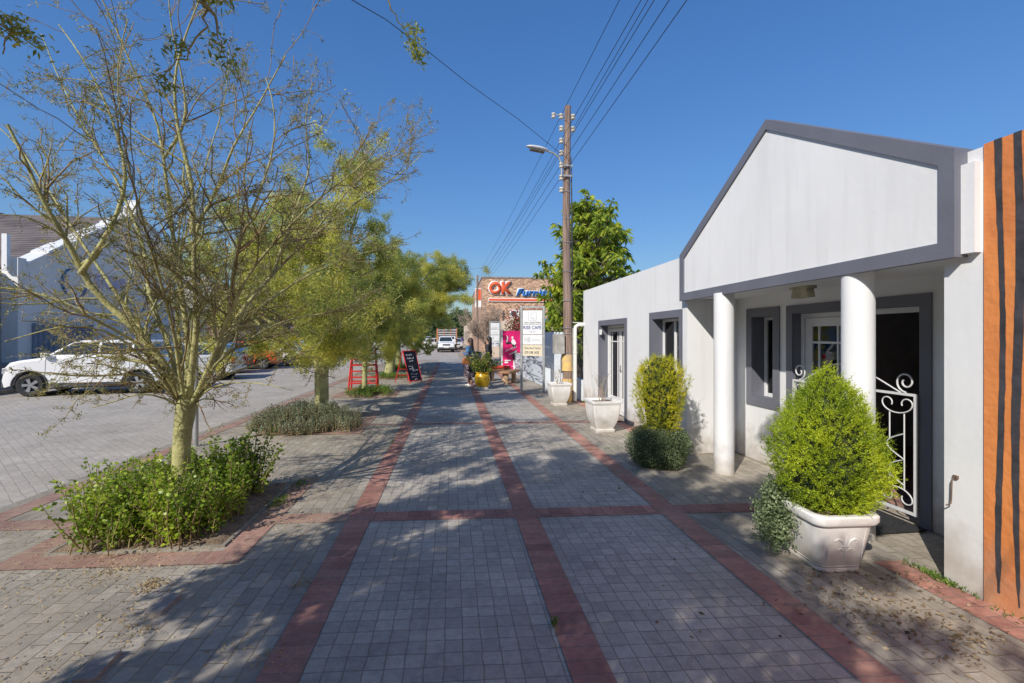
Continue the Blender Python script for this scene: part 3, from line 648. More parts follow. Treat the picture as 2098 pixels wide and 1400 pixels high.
px_limb([(345,700,4.5),(305,610,4.6),(290,490,4.7),(232,355,4.8),(150,222,4.8),(85,70,4.9)], .034, .005)
px_limb([(388,720,4.3),(372,580,4.3),(350,440,4.3),(335,325,4.2),(320,232,4.2),(268,140,4.1),(225,25,4.0),(180,-60,4.0)], .040, .005)
px_limb([(335,325,4.2),(392,235,4.2),(372,140,4.1),(350,60,4.0),(345,-40,3.9)], .018, .004, lead=False)
px_limb([(402,700,4.1),(402,600,4.0),(392,470,3.9),(455,385,3.9),(472,300,3.8),(540,200,3.8),(585,115,3.8)], .042, .005)
px_limb([(394,480,3.9),(402,380,3.9),(370,290,3.8),(352,180,3.8),(380,60,3.7),(420,-30,3.6)], .026, .005, lead=False)
px_limb([(442,742,4.5),(482,652,4.7),(560,560,4.9),(642,482,5.1),(722,422,5.2),(802,370,5.3),(865,318,5.4)], .038, .004)
px_limb([(560,560,4.9),(600,450,5.0),(640,340,5.0),(622,250,5.0),(640,170,5.0)], .022, .004, lead=False)
px_limb([(640,482,5.1),(720,380,5.1),(780,330,5.1),(850,300,5.1)], .016, .004, lead=False)
px_limb([(430,750,4.0),(470,640,3.8),(522,540,3.7),(618,435,3.6),(700,370,3.6),(760,325,3.6),(800,262,3.6)], .030, .004)
px_limb([(470,640,3.8),(480,520,3.7),(520,420,3.7),(560,330,3.7),(570,230,3.7),(545,160,3.7)], .024, .004, lead=False)
px_limb([(360,650,4.9),(380,480,5.4),(425,330,5.8),(462,200,6.0),(470,90,6.1)], .030, .004)
px_limb([(345,640,3.8),(300,470,3.4),(252,300,3.2),(235,140,3.1),(262,40,3.0)], .022, .003)
px_limb([(300,690,4.3),(210,560,4.5),(120,420,4.7),(40,300,4.9),(-60,210,5.0)], .028, .005)
px_limb([(450,700,4.6),(540,620,5.2),(640,560,5.7),(740,520,6.0),(840,500,6.2)], .03, .005)
px_limb([(355,790,4.2),(325,742,4.1),(270,740,4.05),(198,728,4.0)], .026, .012, .5, .5)
px_limb([(340,790,4.1),(280,762,3.9),(215,775,3.8),(130,770,3.7),(60,760,3.65)], .017, .004, 1.2, .5)
px_limb([(340,812,4.15),(290,800,3.95),(235,825,3.9),(190,835,3.85)], .013, .004, 1.2, .4)
px_limb([(290,700,4.1),(180,652,3.8),(90,600,3.6),(0,590,3.5),(-90,585,3.4)], .024, .005, 1.2, .7)
px_limb([(260,690,4.0),(170,662,3.7),(90,672,3.5),(10,700,3.4)], .018, .004, 1.2, .6)
px_limb([(420,790,4.3),(470,765,4.4),(540,742,4.5),(610,735,4.6),(660,700,4.7)], .02, .004, 1.3, .6)
px_limb([(420,800,4.2),(450,790,4.0),(500,782,3.9),(560,790,3.8),(600,800,3.75)], .014, .003, 1.2, .45)
px_limb([(440,740,4.6),(520,690,4.8),(600,650,5.0),(700,640,5.2),(760,600,5.3)], .024, .005, 1.3, .8)
px_limb([(420,780,4.3),(440,830,4.25),(465,845,4.25)], .008, .003, 1.2, .25)
t1 = G1.finish('fever_tree', 'nearest yellow green thorn tree, bare twiggy crown rising from the leafy shrub in front left', 'tree', 'fever trees along the walkway', BARK, TWIG, LF_SPARSE, .023, .008, thorn_m=THORN)
# ---- dense fever trees, built at origin
def fever(seed, H, R, fork, lean=0, dense=1.0, prune=None, trunk_r=.13, org=(0,0), low=.25, nl=11, low_leaf=True, leafL=.042):
    g = Grower(seed, prune=prune or (lambda p: p[2] < 1.05)); o = np.array([org[0], org[1], 0.]); r = g.r
    fkp = o+[lean*fork, 0, fork]
    g.tr.add(np.array([o+[0,0,-.02], o+[lean*.3*fork,.01,fork*.35], o+[lean*.7*fork,-.01,fork*.75], fkp, fkp+[0,0,.08], fkp+[0,0,.16]]), np.array([trunk_r*1.15, trunk_r*.98, trunk_r*.95, trunk_r*1.05, trunk_r*.9, trunk_r*.3]), 16)
    sp = dict(max=3, twig=.008, n=[3.4,4.2,5.5], rad=[.02,.007,.0032], ratio=[.55,.5,.5], wig=[.22,.28,.3], trop=[0,-.02,-.03], ang=(25,70), leafstep=.030/dense, leafp=1, per=17, clump=.055, flat=.1, start0=.25)
    for k in range(nl):
        a = 2*math.pi*k/nl + r.uniform(-.25,.25); tilt = [.25,.65,1.0,1.25][k % 4] + r.uniform(-.12,.12)
        L = (H-fork)*1.12 if tilt < .5 else (R*1.15 if tilt > .9 else max(R, (H-fork))*1.1)
        d = np.array([math.sin(tilt)*math.cos(a), math.sin(tilt)*math.sin(a), math.cos(tilt)])
        P = g.polyline(fkp+[0,0,-.05], d, L*r.uniform(.85,1.1), .13, .07 if tilt > .9 else .03, 9)
        g.limb(P, trunk_r*r.uniform(.38,.55), .006, 0, 1.0, R*.5, sp)
    return g
mk = lambda g, lab, n=0, loc=(0,0,0), L=.052, W=.0135: g.finish('fever_tree', lab, 'tree', 'fever trees along the walkway', BARK, TWIG, LF_DENSE, L, W, loc)
g2 = fever(31, 4.5, 2.7, 1.15, dense=1.1, trunk_r=.125, nl=13)
t2 = mk(g2, 'second fever tree from the front, dense feathery crown above the grey green shrub', loc=(TREES[1][0],TREES[1][1],0))
g3 = fever(47, 5.3, 2.9, 1.5, lean=.1, dense=1.2, trunk_r=.15, nl=14)
t4 = mk(g3, 'fever tree with thick leaning trunk just left of the chalkboard sign', loc=(TREES[3][0],TREES[3][1],0))
t4.scale = (1.24,1.16,1.0)
t2.scale = (1.08,1.08,1.02)
t3 = copy_tree(t2); t3.location = (TREES[2][0],TREES[2][1],0); t3.rotation_euler = (0,0,.5); t3.scale = (.6,.6,.85); t3['label'] = 'slim fever tree growing in front of the red ladder shaped stand'
t5 = copy_tree(t4); t5.scale = (1.05,1.05,1); t5.location = (TREES[4][0],TREES[4][1],0); t5.rotation_euler = (0,0,3.6); t5['label'] = 'farthest fever tree, forked trunk seen behind the leaning one'
sap = copy_tree(t2); sap.location = (-2.2,28.2,0); sap.rotation_euler = (0,0,.8); sap.scale = (.45,.45,.5); sap['label'] = 'small thin sapling standing behind the chalkboard sign'
# tree beside the camera whose crown shades the foreground; only its hanging ends reach the picture
g0 = fever(63, 5.2, 3.1, 1.7, dense=.5, prune=lambda p: in_view(p, .35) or p[0] < -4.75 or (p[0] < -4.0 and p[1] > -.1) or (p[0] > -.45 and p[2] < 4.7), trunk_r=.12, org=(-2.5,-.45), nl=14)
sp0 = dict(max=2, twig=.006, n=[11,12], rad=[.004,.002], ratio=[.5,.5], wig=[.25,.3], trop=[-.08,-.1], ang=(25,70), leafstep=.012, leafp=1, per=9, clump=.018, flat=.1, start0=.25)
g0.prune = None; m0 = len(g0.lc)
for pts in ([(700,-420,1.6),(740,-150,2.0),(790,-20,2.15),(815,45,2.2),(855,100,2.25)], [(430,-500,1.4),(440,-150,1.5),(418,-20,1.55),(418,50,1.58),(385,120,1.6),(320,170,1.62)], [(-150,-420,1.4),(-90,-150,1.5),(-20,0,1.55),(15,60,1.57),(5,110,1.58)], [(418,0,1.55),(440,40,1.57),(455,105,1.6)]):
    P = np.array([at(*p) for p in pts]); Q = [P[0]]
    for a, b in zip(P[:-1], P[1:]):
        for i in range(1, 6): Q.append(a+(b-a)*i/5+g0.r.normal(size=3)*.006)
    vis = len(Q)
    g0.limb(np.array(Q), .008, .002, 0, 1.0, .16, sp0)
t0 = g0.finish('fever_tree', 'overhead tree whose hanging leafy sprigs show along the top edge of the view', 'tree', 'fever trees along the walkway', BARK, TWIG, LF_DENSE, .024, .009)
# split: crown leaves far from the view are bigger so that the shade is dense
C = np.concatenate(g0.lc[:m0]); D = np.concatenate(g0.ld[:m0]); nn = len(C)
kp = np.array([not in_view(p, .5) and np.linalg.norm(p-np.array([0,0,CH])) > 1.7 for p in C]); C, D = C[kp], D[kp]; nn = len(C)
link('crown', leafmesh('crown', C, D, .085, .03, .1), LF_DENSE, t0)
# ---- broad leaved tree behind the shop
def broadleaf(seed, H, R, org, loc):
    g = Grower(seed); r = g.r; e = None
    g.tr.add(np.array([[0,0,0],[.02,0,H*.35],[0,.03,H*.7],[.03,0,H*.93]]), np.array([.14,.10,.06,.02]), 10)
    C, D = [], []
    tips = []
    for k in range(210):
        z = r.uniform(.16,.97)**.9*H; rr = R*(math.sin(min(1,(1-z/H)*1.35+.12)*math.pi/2))**.7*r.uniform(.45,1.0)*(.72+.28*math.sin(z*5.1+seed)+.1)
        a = r.uniform(0,6.28); tip = np.array([rr*math.cos(a), rr*math.sin(a), z+r.uniform(-.1,.15)])
        st = np.array([0,0,max(.5,z-rr*.55)]); mid = (st+tip)/2+[0,0,-.08]
        g.tr.add(np.array([st, mid, tip]), np.array([.03,.016,.007]), 5); tips.append(tip)
        for q in range(3):
            t2 = tip + r.normal(size=3)*.17; g.tw.add(np.array([mid, t2]), np.array([.008,.004]), 4)
            m = 13; az = r.uniform(0,6.28,m); dn = r.uniform(-.9,.35,m)
            d = np.c_[np.cos(az), np.sin(az), dn]; C.append(np.repeat(t2[None], m, 0)+d*.03); D.append(d)
    g.lc = C; g.ld = D
    return g.finish('broadleaf_tree', 'tall glossy broad leaved tree rising behind the utility pole and shop roof', 'tree', None, mat('brown_bark', (.20,.15,.11), .85, .2, 8, .6, 40), mat('brown_bark', (.2,.15,.11)), leafmat('broad_leaf', (.09,.15,.02), (.55,.58,.07), (.28,.36,.045), .35, .35, 1.6), .27, .10, loc, droop=.35)
broadleaf(5, 6.75, 2.1, None, (5.15,16.6,0))
tb2 = broadleaf(9, 4.9, 1.4, None, (4.95,17.6,0)); tb2['label'] = 'lower broad leaved tree left of the pole behind the signboard'
tb2.name = 'broadleaf_tree'
# ---- bare winter tree and far one
gb = Grower(77); gb.tr.add(np.array([[0,0,0],[.02,0,.6],[0,.02,1.15]]), np.array([.09,.07,.07]), 8)
spb = dict(max=3, twig=.005, n=[7,11,11], rad=[.022,.016,.013], ratio=[.6,.55,.5], wig=[.12,.16,.2], trop=[.04,.03,.02], ang=(15,50), leafstep=9, leafp=0, per=1, clump=0)
for k in range(17):
    a = k*2.4; tl = .25+.95*((k*.618) % 1); P = gb.polyline((0,0,1.1), (math.sin(tl)*math.cos(a), math.sin(tl)*math.sin(a), math.cos(tl)), 2.5 if tl < .8 else 1.9, .1, .05, 7)
    gb.limb(P, .035, .008, 0, 1.0, .95, spb)
BT = mat('winter_twig', (.50,.38,.29), .9, .15, 3); 
gb.finish('bare_tree', 'leafless brown twiggy street tree in front of the brick shop', 'tree', None, BT, BT, LF_DENSE, .05, .02, (2.25,31,0))

# ================================================================== SHRUBS
def shrub_shoots(name, label, loc, specs, leafm, ll, lw, seed, cat='shrub', group=None, stemm=None):
    """specs: list of (x,y,height,spread,count) shoots; leaves all along each stem"""
    g = Grower(seed); r = g.r
    for (x, y, h, sp, cnt) in specs:
        for k in range(cnt):
            p = np.array([x+r.normal()*sp, y+r.normal()*sp, .03]); d = np.array([r.normal()*.28, r.normal()*.28, 1]); L = h*r.uniform(.55,1.05)
            P = g.polyline(p, d, L, .1, .03, 6); g.tr.add(P, np.linspace(.006,.002,7), 4)
            n = int(L/.011); t = r.uniform(.08,1,n)**.9; idx = np.clip((t*6).astype(int), 0, 5); f = t*6-idx
            C = P[idx]*(1-f)[:,None]+P[idx+1]*f[:,None] + r.normal(size=(n,3))*.014
            D = r.normal(size=(n,3))*[1,1,.4]+[0,0,.5]; g.lc.append(C+_rown(D)*.012); g.ld.append(D)
    e = empty(name, loc, 0, label, cat, group)
    link('stems', g.tr.mesh('stems'), stemm or TWIG, e); C = np.concatenate(g.lc); D = np.concatenate(g.ld); n = len(C)
    link('foliage', leafmesh('foliage', C, D, ll*r.uniform(.6,1.3,n), lw*r.uniform(.7,1.2,n), .15, r), leafm, e); return e
def _rown(D): return D/(np.linalg.norm(D, axis=1, keepdims=True)+1e-9)
LGREEN = leafmat('bright_shrub_leaf', (.07,.13,.015), (.46,.54,.06), (.23,.34,.035), .35, .35, 3.5)
LGREY = leafmat('grey_green_leaf', (.07,.10,.06), (.38,.44,.30), (.18,.23,.14), .2, .6, 5)
LGRASS = leafmat('lush_ground_leaf', (.035,.09,.012), (.22,.36,.04), (.10,.20,.02), .3, .5, 5)
S = []
rg = np.random.default_rng(12)
for k in range(52):
    x, y = rg.uniform(-.54,.5), rg.uniform(-.70,.74)
    if x*x/.38+y*y/.62 > 1: continue
    h = .34+.26*rg.random()+(.2 if x > .2 and y > .1 else 0)
    S.append((x, y, h, .05, 9))
S += [(-.55,-.45,.5,.05,9),(-.3,-.6,.4,.06,9),(.2,-.62,.36,.06,9),(.5,-.45,.4,.05,9),(-.55,-.35,.58,.035,7),(-.62,-.15,.62,.03,5),(.52,-.1,.5,.05,9),(-.1,-.66,.34,.06,9),(.35,.45,.70,.03,8),(.42,.5,.68,.03,9),(.3,.3,.66,.03,8),(-.25,-.2,.60,.04,8),(.1,.6,.7,.03,6),(-.3,-.5,.5,.06,8),(-.05,-.62,.45,.07,8),(.25,-.5,.42,.07,8),(-.2,.0,.55,.08,9),(.3,0,.5,.08,9),(-.45,.3,.55,.08,8),(.05,.3,.55,.08,8)]
shrub_shoots('leafy_shrub', 'bright green leafy shrub with upright shoots around the nearest tree trunk', (-2.47,4.62,0), S, LGREEN, .036, .028, 4, group='shrubs in the tree pits')
S = []
for k in range(150):
    a = rg.uniform(0,6.28); q = math.sqrt(rg.random()); x, y = q*.86*math.cos(a), q*.95*math.sin(a); S.append((x, y, .18+.30*(1-q**3), .05, 8))
shrub_shoots('grey_shrub', 'low spreading grey green shrub at the foot of the second tree', (-2.78,9.05,0), S, LGREY, .028, .014, 6, group='shrubs in the tree pits')
S = []
for k in range(30):
    a = rg.uniform(0,6.28); q = math.sqrt(rg.random()); S.append((q*.42*math.cos(a), q*.5*math.sin(a), .30, .05, 5))
shrub_shoots('grey_shrub', 'smaller grey green clump beside the big spreading one, on its right', (-1.98,8.75,0), S, LGREY, .028, .014, 66, group='shrubs in the tree pits')
for k, (x, y, rx, ry, h, lab) in enumerate(((-2.35,13.5,.62,.75,.26,'lush green ground plants around the slim trunk by the red stand'), (-2.5,19.0,.6,.7,.2,'thin green plants at the foot of the leaning tree trunk'), (-2.6,23.6,.7,.7,.3,'green plants around the farthest forked tree trunk'))):
    S = []
    for q in range(46):
        a = rg.uniform(0,6.28); r_ = math.sqrt(rg.random()); S.append((r_*rx*math.cos(a), r_*ry*math.sin(a), h*rg.uniform(.6,1.2), .06, 5))
    shrub_shoots('ground_plant', lab, (x,y,0), S, LGRASS, .065, .016, 80+k, 'plant', 'green plants in the tree pits')
# conifer-like golden bushes
def conifer(name, label, loc, prof, n, cols, ll, seed, cat='shrub', up=.9, core=(.03,.045,.01), spiky=.05, parent_kind=None):
    """prof: list of (z, radius). fronds stand off a dark inner body"""
    r = np.random.default_rng(seed); zs = np.array([p[0] for p in prof]); rs = np.array([p[1] for p in prof])
    e = empty(name, loc, 0, label, cat)
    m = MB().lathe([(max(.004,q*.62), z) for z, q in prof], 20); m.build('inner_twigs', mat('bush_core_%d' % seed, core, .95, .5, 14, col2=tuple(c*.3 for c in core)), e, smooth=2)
    # fronds: clusters
    nc = n//18; zc = r.uniform(zs[0], zs[-1], nc*3); rc = np.interp(zc, zs, rs); keep = r.random(nc*3) < rc/rs.max(); zc = zc[keep][:nc]; rc = rc[keep][:nc]; nc = len(zc)
    a = r.uniform(0,6.283,nc); lump = 1+.09*np.sin(a*3+zc*7+seed)+.06*np.sin(a*7-zc*11); q = r.uniform(.62,.93,nc)
    P = np.c_[np.cos(a)*rc*q*lump, np.sin(a)*rc*q*lump, zc]
    sl = np.gradient(np.interp(np.linspace(zs[0],zs[-1],50), zs, rs)); nzv = -np.interp(zc, np.linspace(zs[0],zs[-1],50), sl)/(max(zs[-1]-zs[0],.01)/50)
    Nn = np.c_[np.cos(a), np.sin(a), np.clip(nzv,-.6,1.2)]; Dm = _rown(Nn*.6+r.normal(size=(nc,3))*.42+[0,0,up*.75]); 
    sizes = r.uniform(.6,1.25,nc)*np.where(r.random(nc) < .10, 1.55, 1)
    C, D, LL = [], [], []
    for i in range(nc):
        # a frond: spine with leaflets forking either side
        k = 24; t = np.sort(r.random(k)); L = ll*4.2*sizes[i]; sidev = _n(np.cross(Dm[i], r.normal(size=3)))
        sgn = np.where(r.random(k) < .5, -1, 1)[:,None]
        C.append(P[i]+Dm[i]*(t*L)[:,None]+r.normal(size=(k,3))*.006); D.append(Dm[i]*.9+sidev*sgn*.62*(1-t[:,None]*.6)+r.normal(size=(k,3))*.12); LL.append(ll*(1.2-.75*t))
    C = np.concatenate(C); D = np.concatenate(D); LL = np.concatenate(LL)
    link('foliage', leafmesh('foliage', C, D, LL, LL*.30, 0, r), cols, e); return e
GOLD = leafmat('golden_conifer', (.15,.19,.015), (.85,.72,.04), (.50,.50,.03), .3, .55, 4)
LIME = leafmat('lime_conifer', (.10,.18,.015), (.62,.68,.04), (.36,.46,.03), .3, .55, 3.2)
SAGE = leafmat('sage_leaf', (.07,.11,.045), (.34,.40,.22), (.18,.23,.11), .25, .6, 6)
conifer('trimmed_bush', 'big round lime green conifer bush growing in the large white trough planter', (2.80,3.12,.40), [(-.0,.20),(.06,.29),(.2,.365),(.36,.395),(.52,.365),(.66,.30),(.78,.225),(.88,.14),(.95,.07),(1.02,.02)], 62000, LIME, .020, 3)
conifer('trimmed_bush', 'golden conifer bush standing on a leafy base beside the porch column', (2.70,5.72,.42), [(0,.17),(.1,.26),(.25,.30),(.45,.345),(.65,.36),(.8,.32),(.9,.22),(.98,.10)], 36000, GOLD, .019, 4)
def leafball(name, label, loc, prof, n, lm, ll, lw, seed):
    r = np.random.default_rng(seed); zs = np.array([p[0] for p in prof]); rs = np.array([p[1] for p in prof]); e = empty(name, loc, 0, label, 'shrub')
    MB().lathe([(q*.8, z) for z, q in prof], 20).build('inner_twigs', mat('leafball_core', (.04,.05,.02), .95, .5, 14, col2=(.015,.02,.008)), e, smooth=2)
    z = r.uniform(zs[0], zs[-1], n); a = r.uniform(0,6.283,n); q = np.interp(z, zs, rs)*r.uniform(.75,1.02,n)*(1+.06*np.sin(a*4+z*9)+.05*np.sin(a*9+z*23))
    C = np.c_[np.cos(a)*q, np.sin(a)*q, z]; D = np.c_[np.cos(a), np.sin(a), np.full(n,.5)]+r.normal(size=(n,3))*.7
    link('foliage', leafmesh('foliage', C, D, ll*r.uniform(.6,1.3,n), lw, .1, r), lm, e); return e
leafball('leafy_shrub', 'rounded grey green small leaved shrub under the golden conifer bush', (2.68,5.72,0), [(0.0,.24),(.05,.33),(.2,.395),(.35,.385),(.46,.30),(.52,.12)], 17000, SAGE, .020, .012, 5)
# trailing succulent over the trough edge
r = np.random.default_rng(55); C = []; D = []
for k in range(34):
    x0, y0 = 2.60+r.normal()*.05, 3.28+r.normal()*.06; L = r.uniform(.2,.50); n = int(L*420)
    t = r.random(n); C.append(np.c_[x0-.05-.10*np.sin(t*1.6)+r.normal(size=n)*.022, y0-.03*t+r.normal(size=n)*.022, .52-L*t+r.normal(size=n)*.012]); D.append(r.normal(size=(n,3)))
for k in range(1):
    n = 2500; C.append(np.c_[2.55+r.normal(size=n)*.065, 3.28+r.normal(size=n)*.06, .30+r.uniform(-.22,.28,n)]); D.append(r.normal(size=(n,3)))
tp_ = link('trailing_plant', leafmesh('trailing_plant', np.concatenate(C), np.concatenate(D), .024, .013), SAGE); tag(tp_, 'grey green trailing plant hanging over the left edge of the trough planter', 'plant')
# ================================================================== VEHICLES
def carpaint(name, col):
    if name in MATS: return MATS[name]
    m, nt, b = nodes(name); b.inputs['Base Color'].default_value = c4(col); b.inputs['Roughness'].default_value = .32
    b.inputs['Coat Weight'].default_value = .7; b.inputs['Coat Roughness'].default_value = .06
    n = N(nt, 'ShaderNodeTexNoise'); n.inputs['Scale'].default_value = 3; mr = N(nt, 'ShaderNodeMapRange'); mr.inputs['To Min'].default_value = .25; mr.inputs['To Max'].default_value = .5
    nt.links.new(n.outputs['Fac'], mr.inputs['Value']); nt.links.new(mr.outputs[0], b.inputs['Roughness']); MATS[name] = m; return m
CARGLASS = mat('car_glass', (.03,.045,.05), .06, .2, 2, spec=1.0)
LAMP = mat('headlight', (.55,.57,.6), .12, .2, 30, spec=.8)
TAIL = mat('tail_light', (.55,.01,.012), .2, .15, 20)
PLATE = mat('number_plate', (.7,.68,.6), .5, .05, 9)
DKPL = mat('dark_cladding', (.06,.062,.066), .7, .1, 8)
def wheel(parent, x, y, r, w=.19, spokes=6, side=1):
    t = empty('wheel', (x,y,r)); t.parent = parent
    def yl(mb, prof, n=28):   # lathe about y
        vs = []; fs = []
        for rr, yy in prof:
            for i in range(n):
                a = 2*math.pi*i/n; vs.append((rr*math.cos(a), yy*side, rr*math.sin(a)))
        for j in range(len(prof)-1):
            for i in range(n): fs.append((j*n+i, j*n+(i+1) % n, (j+1)*n+(i+1) % n, (j+1)*n+i))
        return mb.add(vs, fs)
    h = w/2
    yl(MB(), [(r*.60,h-.01),(r*.66,h),(r*.90,h),(r*.985,h*.72),(r,h*.3),(r,-h*.3),(r*.985,-h*.72),(r*.9,-h),(r*.4,-h)]).build('tyre', RUBBER, t, smooth=True)
    m = MB(); yl(m, [(r*.62,h-.012),(r*.60,h-.03),(r*.55,h-.05),(r*.54,h-.09)]); yl(m, [(.0001,h-.025),(r*.12,h-.025),(r*.15,h-.045),(r*.15,h-.08)])
    for k in range(spokes):
        a = 2*math.pi*k/spokes; ca, sa = math.cos(a), math.sin(a); w1, w2 = r*.085, r*.14; r0, r1 = r*.1, r*.59
        vs = []
        for (rr, ww) in ((r0,w1),(r1,w2)):
            for s in (-1,1):
                for yy in (h-.022, h-.055): vs.append((rr*ca-s*ww*sa, yy*side, rr*sa+s*ww*ca))
        m.add(vs, [(0,2,6,4),(1,3,7,5),(0,4,5,1),(2,3,7,6),(0,1,3,2),(4,6,7,5)])
    m.build('rim', RIM, t, smooth=True)
    d = MB(); yl(d, [(r*.57,h-.075),(.001,h-.075)]); d.build('brake_disc', BLACK, t)
    return t
KINDS = {
 # lower outline from front bottom going over the top to the rear (x forward), greenhouse base/roof, wheel x, radius, width, roof z
 'suv': dict(L=[(1.79,.26),(1.83,.45),(1.80,.62),(1.76,.80),(1.66,.93),(1.45,.985),(.92,1.06),(.70,1.08),(-1.62,1.12),(-1.72,1.02),(-1.78,.62),(-1.74,.30)],
             G=[(.98,1.04),(.35,1.47),(.10,1.53),(-1.30,1.53),(-1.50,1.49),(-1.72,1.08)], W=.80, wh=(1.20,-1.22), r=.315, pil=(-.28,-1.05)),
 'hatch': dict(L=[(1.92,.24),(1.97,.42),(1.94,.60),(1.86,.73),(1.55,.84),(.95,.93),(.70,.95),(-1.60,1.0),(-1.80,.95),(-1.90,.60),(-1.86,.30)],
             G=[(1.02,.90),(.25,1.40),(.0,1.45),(-1.05,1.45),(-1.35,1.38),(-1.78,.96)], W=.86, wh=(1.22,-1.24), r=.31, pil=(-.30,-1.10)),
 'sedan': dict(L=[(2.15,.24),(2.22,.42),(2.18,.60),(2.08,.70),(1.6,.80),(1.05,.90),(.80,.92),(-1.45,.98),(-2.08,.96),(-2.18,.60),(-2.12,.30)],
             G=[(1.1,.88),(.30,1.38),(.05,1.43),(-.75,1.43),(-1.05,1.37),(-1.62,.96)], W=.87, wh=(1.32,-1.32), r=.315, pil=(-.28,-.98)),
 'bakkie': dict(L=[(2.35,.38),(2.42,.55),(2.40,.80),(2.32,.98),(1.9,1.06),(1.25,1.12),(1.0,1.14),(-.1,1.16),(-.12,1.12),(-2.35,1.12),(-2.42,.75),(-2.38,.45)],
             G=[(1.3,1.10),(.65,1.66),(.42,1.72),(-.30,1.72),(-.42,1.68),(-.52,1.14)], W=.88, wh=(1.52,-1.52), r=.36, pil=(-.05,-.5)),
}
def make_car(label, kind, paint, loc, heading, group='cars parked along the street', cat='car', name='parked_car', detail=True, dark=False, cladding=False, rims=6, scale=1.0):
    K = KINDS[kind]; e = empty(name, loc, math.radians(heading), label, cat, group); e.scale = (scale,)*3
    W, r = K['W'], K['r']; top = K['L']; low = []
    zb = min(top[0][1], top[-1][1])
    for wx in sorted(K['wh']):
        for i in range(13):
            a = math.pi*(1-i/12); low.append((wx+(r+.055)*math.cos(a), max(zb, r+(r+.055)*math.sin(a))))
    poly = top + low
    # body: layered side outline, rounded towards the flanks
    layers = [(-W,.955,.0),(-W+.03,.985,0),(-W+.12,1.0,.0),(W-.12,1.0,0),(W-.03,.985,0),(W,.955,0)]
    bm = bmesh.new(); rings = []
    cx = sum(p[0] for p in top)/len(top); nt_ = len(top)
    for (y, s, _) in layers:
        ring = []
        for k, (x, z) in enumerate(poly):
            if k < nt_:
                zz = z - (1-s)*(z-.25)*(1.0 if z > .7 else .2); xx = x*(1-(1-s)*1.1) if abs(x) > 1.0 else x
            else: xx, zz = x, z
            ring.append(bm.verts.new((xx, y, zz)))
        rings.append(ring)
    n = len(poly)
    for a, b in zip(rings[:-1], rings[1:]):
        for i in range(n): bm.faces.new((a[i], a[(i+1) % n], b[(i+1) % n], b[i]))
    bm.faces.new(rings[0][::-1]); bm.faces.new(rings[-1]); bmesh.ops.recalc_face_normals(bm, faces=bm.faces)
    me = bpy.data.meshes.new('body'); bm.to_mesh(me); bm.free(); body = link('body', me, paint, e, smooth=True, bevel=.018)
    # greenhouse
    G = K['G']; zB, zT = G[0][1], max(p[1] for p in G)
    def yw(z): return (W-.05) - (z-1.0)*.27 if z > 1 else W-.05
    vs = [(x,-yw(z),z) for x, z in G]+[(x,yw(z),z) for x, z in G]; k = len(G)
    m = MB().add(vs, [tuple(range(k)), tuple(range(k,2*k))]+[(i,(i+1) % k,(i+1) % k+k,i+k) for i in range(k)])
    m.build('roof', paint, e, smooth=True, bevel=.03)
    # glass
    z0, z1 = max(G[0][1], G[-1][1])+.05, zT-.075
    def xf(z): # front edge of cabin at height z
        (xa,za),(xb,zb_) = G[0], G[1]; return xa+(xb-xa)*(z-za)/(zb_-za)
    def xr(z):
        (xa,za),(xb,zb_) = G[-1], G[-2]; return xa+(xb-xa)*(z-za)/(zb_-za)
    pil = K['pil']
    for s in (-1, 1):
        o = .006
        def q(a0, a1, b0, b1): # bottom x range a, top x range b
            MB().add([(a0,s*(yw(z0)+o),z0),(a1,s*(yw(z0)+o),z0),(b1,s*(yw(z1)+o),z1),(b0,s*(yw(z1)+o),z1)], [(0,1,2,3)]).build('side_window', CARGLASS, e)
        q(xf(z0)-.10, pil[0]+.035, xf(z1)-.07, pil[0]+.035)
        if pil[1] > -.6: q(pil[0]-.035, pil[1]+.12, pil[0]-.035, pil[1]+.15)
        else:
            q(pil[0]-.035, pil[1]+.03, pil[0]-.035, pil[1]+.03); q(pil[1]-.03, min(pil[1]-.06, xr(z0)+.10), pil[1]-.03, min(pil[1]-.04, xr(z1)+.10))
    def scr(i0, i1, nm, sgn):
        (xa,za),(xb,zb_) = G[i0], G[i1]; f = MB(); pts = []
        dx, dz = xb-xa, zb_-za; l = math.hypot(dx,dz); nx, nz = sgn*abs(dz)/l*.006, abs(dx)/l*.006
        for t, inset in ((.12,.07),(.94,.07)):
            x, z = xa+dx*t, za+dz*t; y = yw(z)-inset; pts += [(x+nx,-y,z+nz),(x+nx,y,z+nz)]
        f.add(pts, [(0,1,3,2)]); f.build(nm, CARGLASS, e)
    scr(0, 1, 'windscreen', 1); scr(len(G)-1, len(G)-2, 'rear_window', -1)
    xfmax = max(p[0] for p in top); xrmin = min(p[0] for p in top); zs = [p[1] for p in top]
    # bumpers, lights, plates
    hb = .30 if cladding or dark else .0
    MB().box(xfmax-.10,xfmax+.012,-W*.93,W*.93,top[0][1]-.02,top[1][1]+.02).build('bumper', DKPL if (cladding or dark) else paint, e, bevel=.03)
    MB().box(xrmin-.012,xrmin+.10,-W*.93,W*.93,top[-1][1]-.02,top[-1][1]+.2).build('bumper', DKPL if (cladding or dark) else paint, e, bevel=.03)
    MB().box(xfmax-.1,xfmax+.018,-W*.45,W*.45,top[2][1]-.05,top[2][1]+.09).build('grille', BLACK, e, bevel=.01)
    zl = top[3][1]-.11; xl = top[3][0]
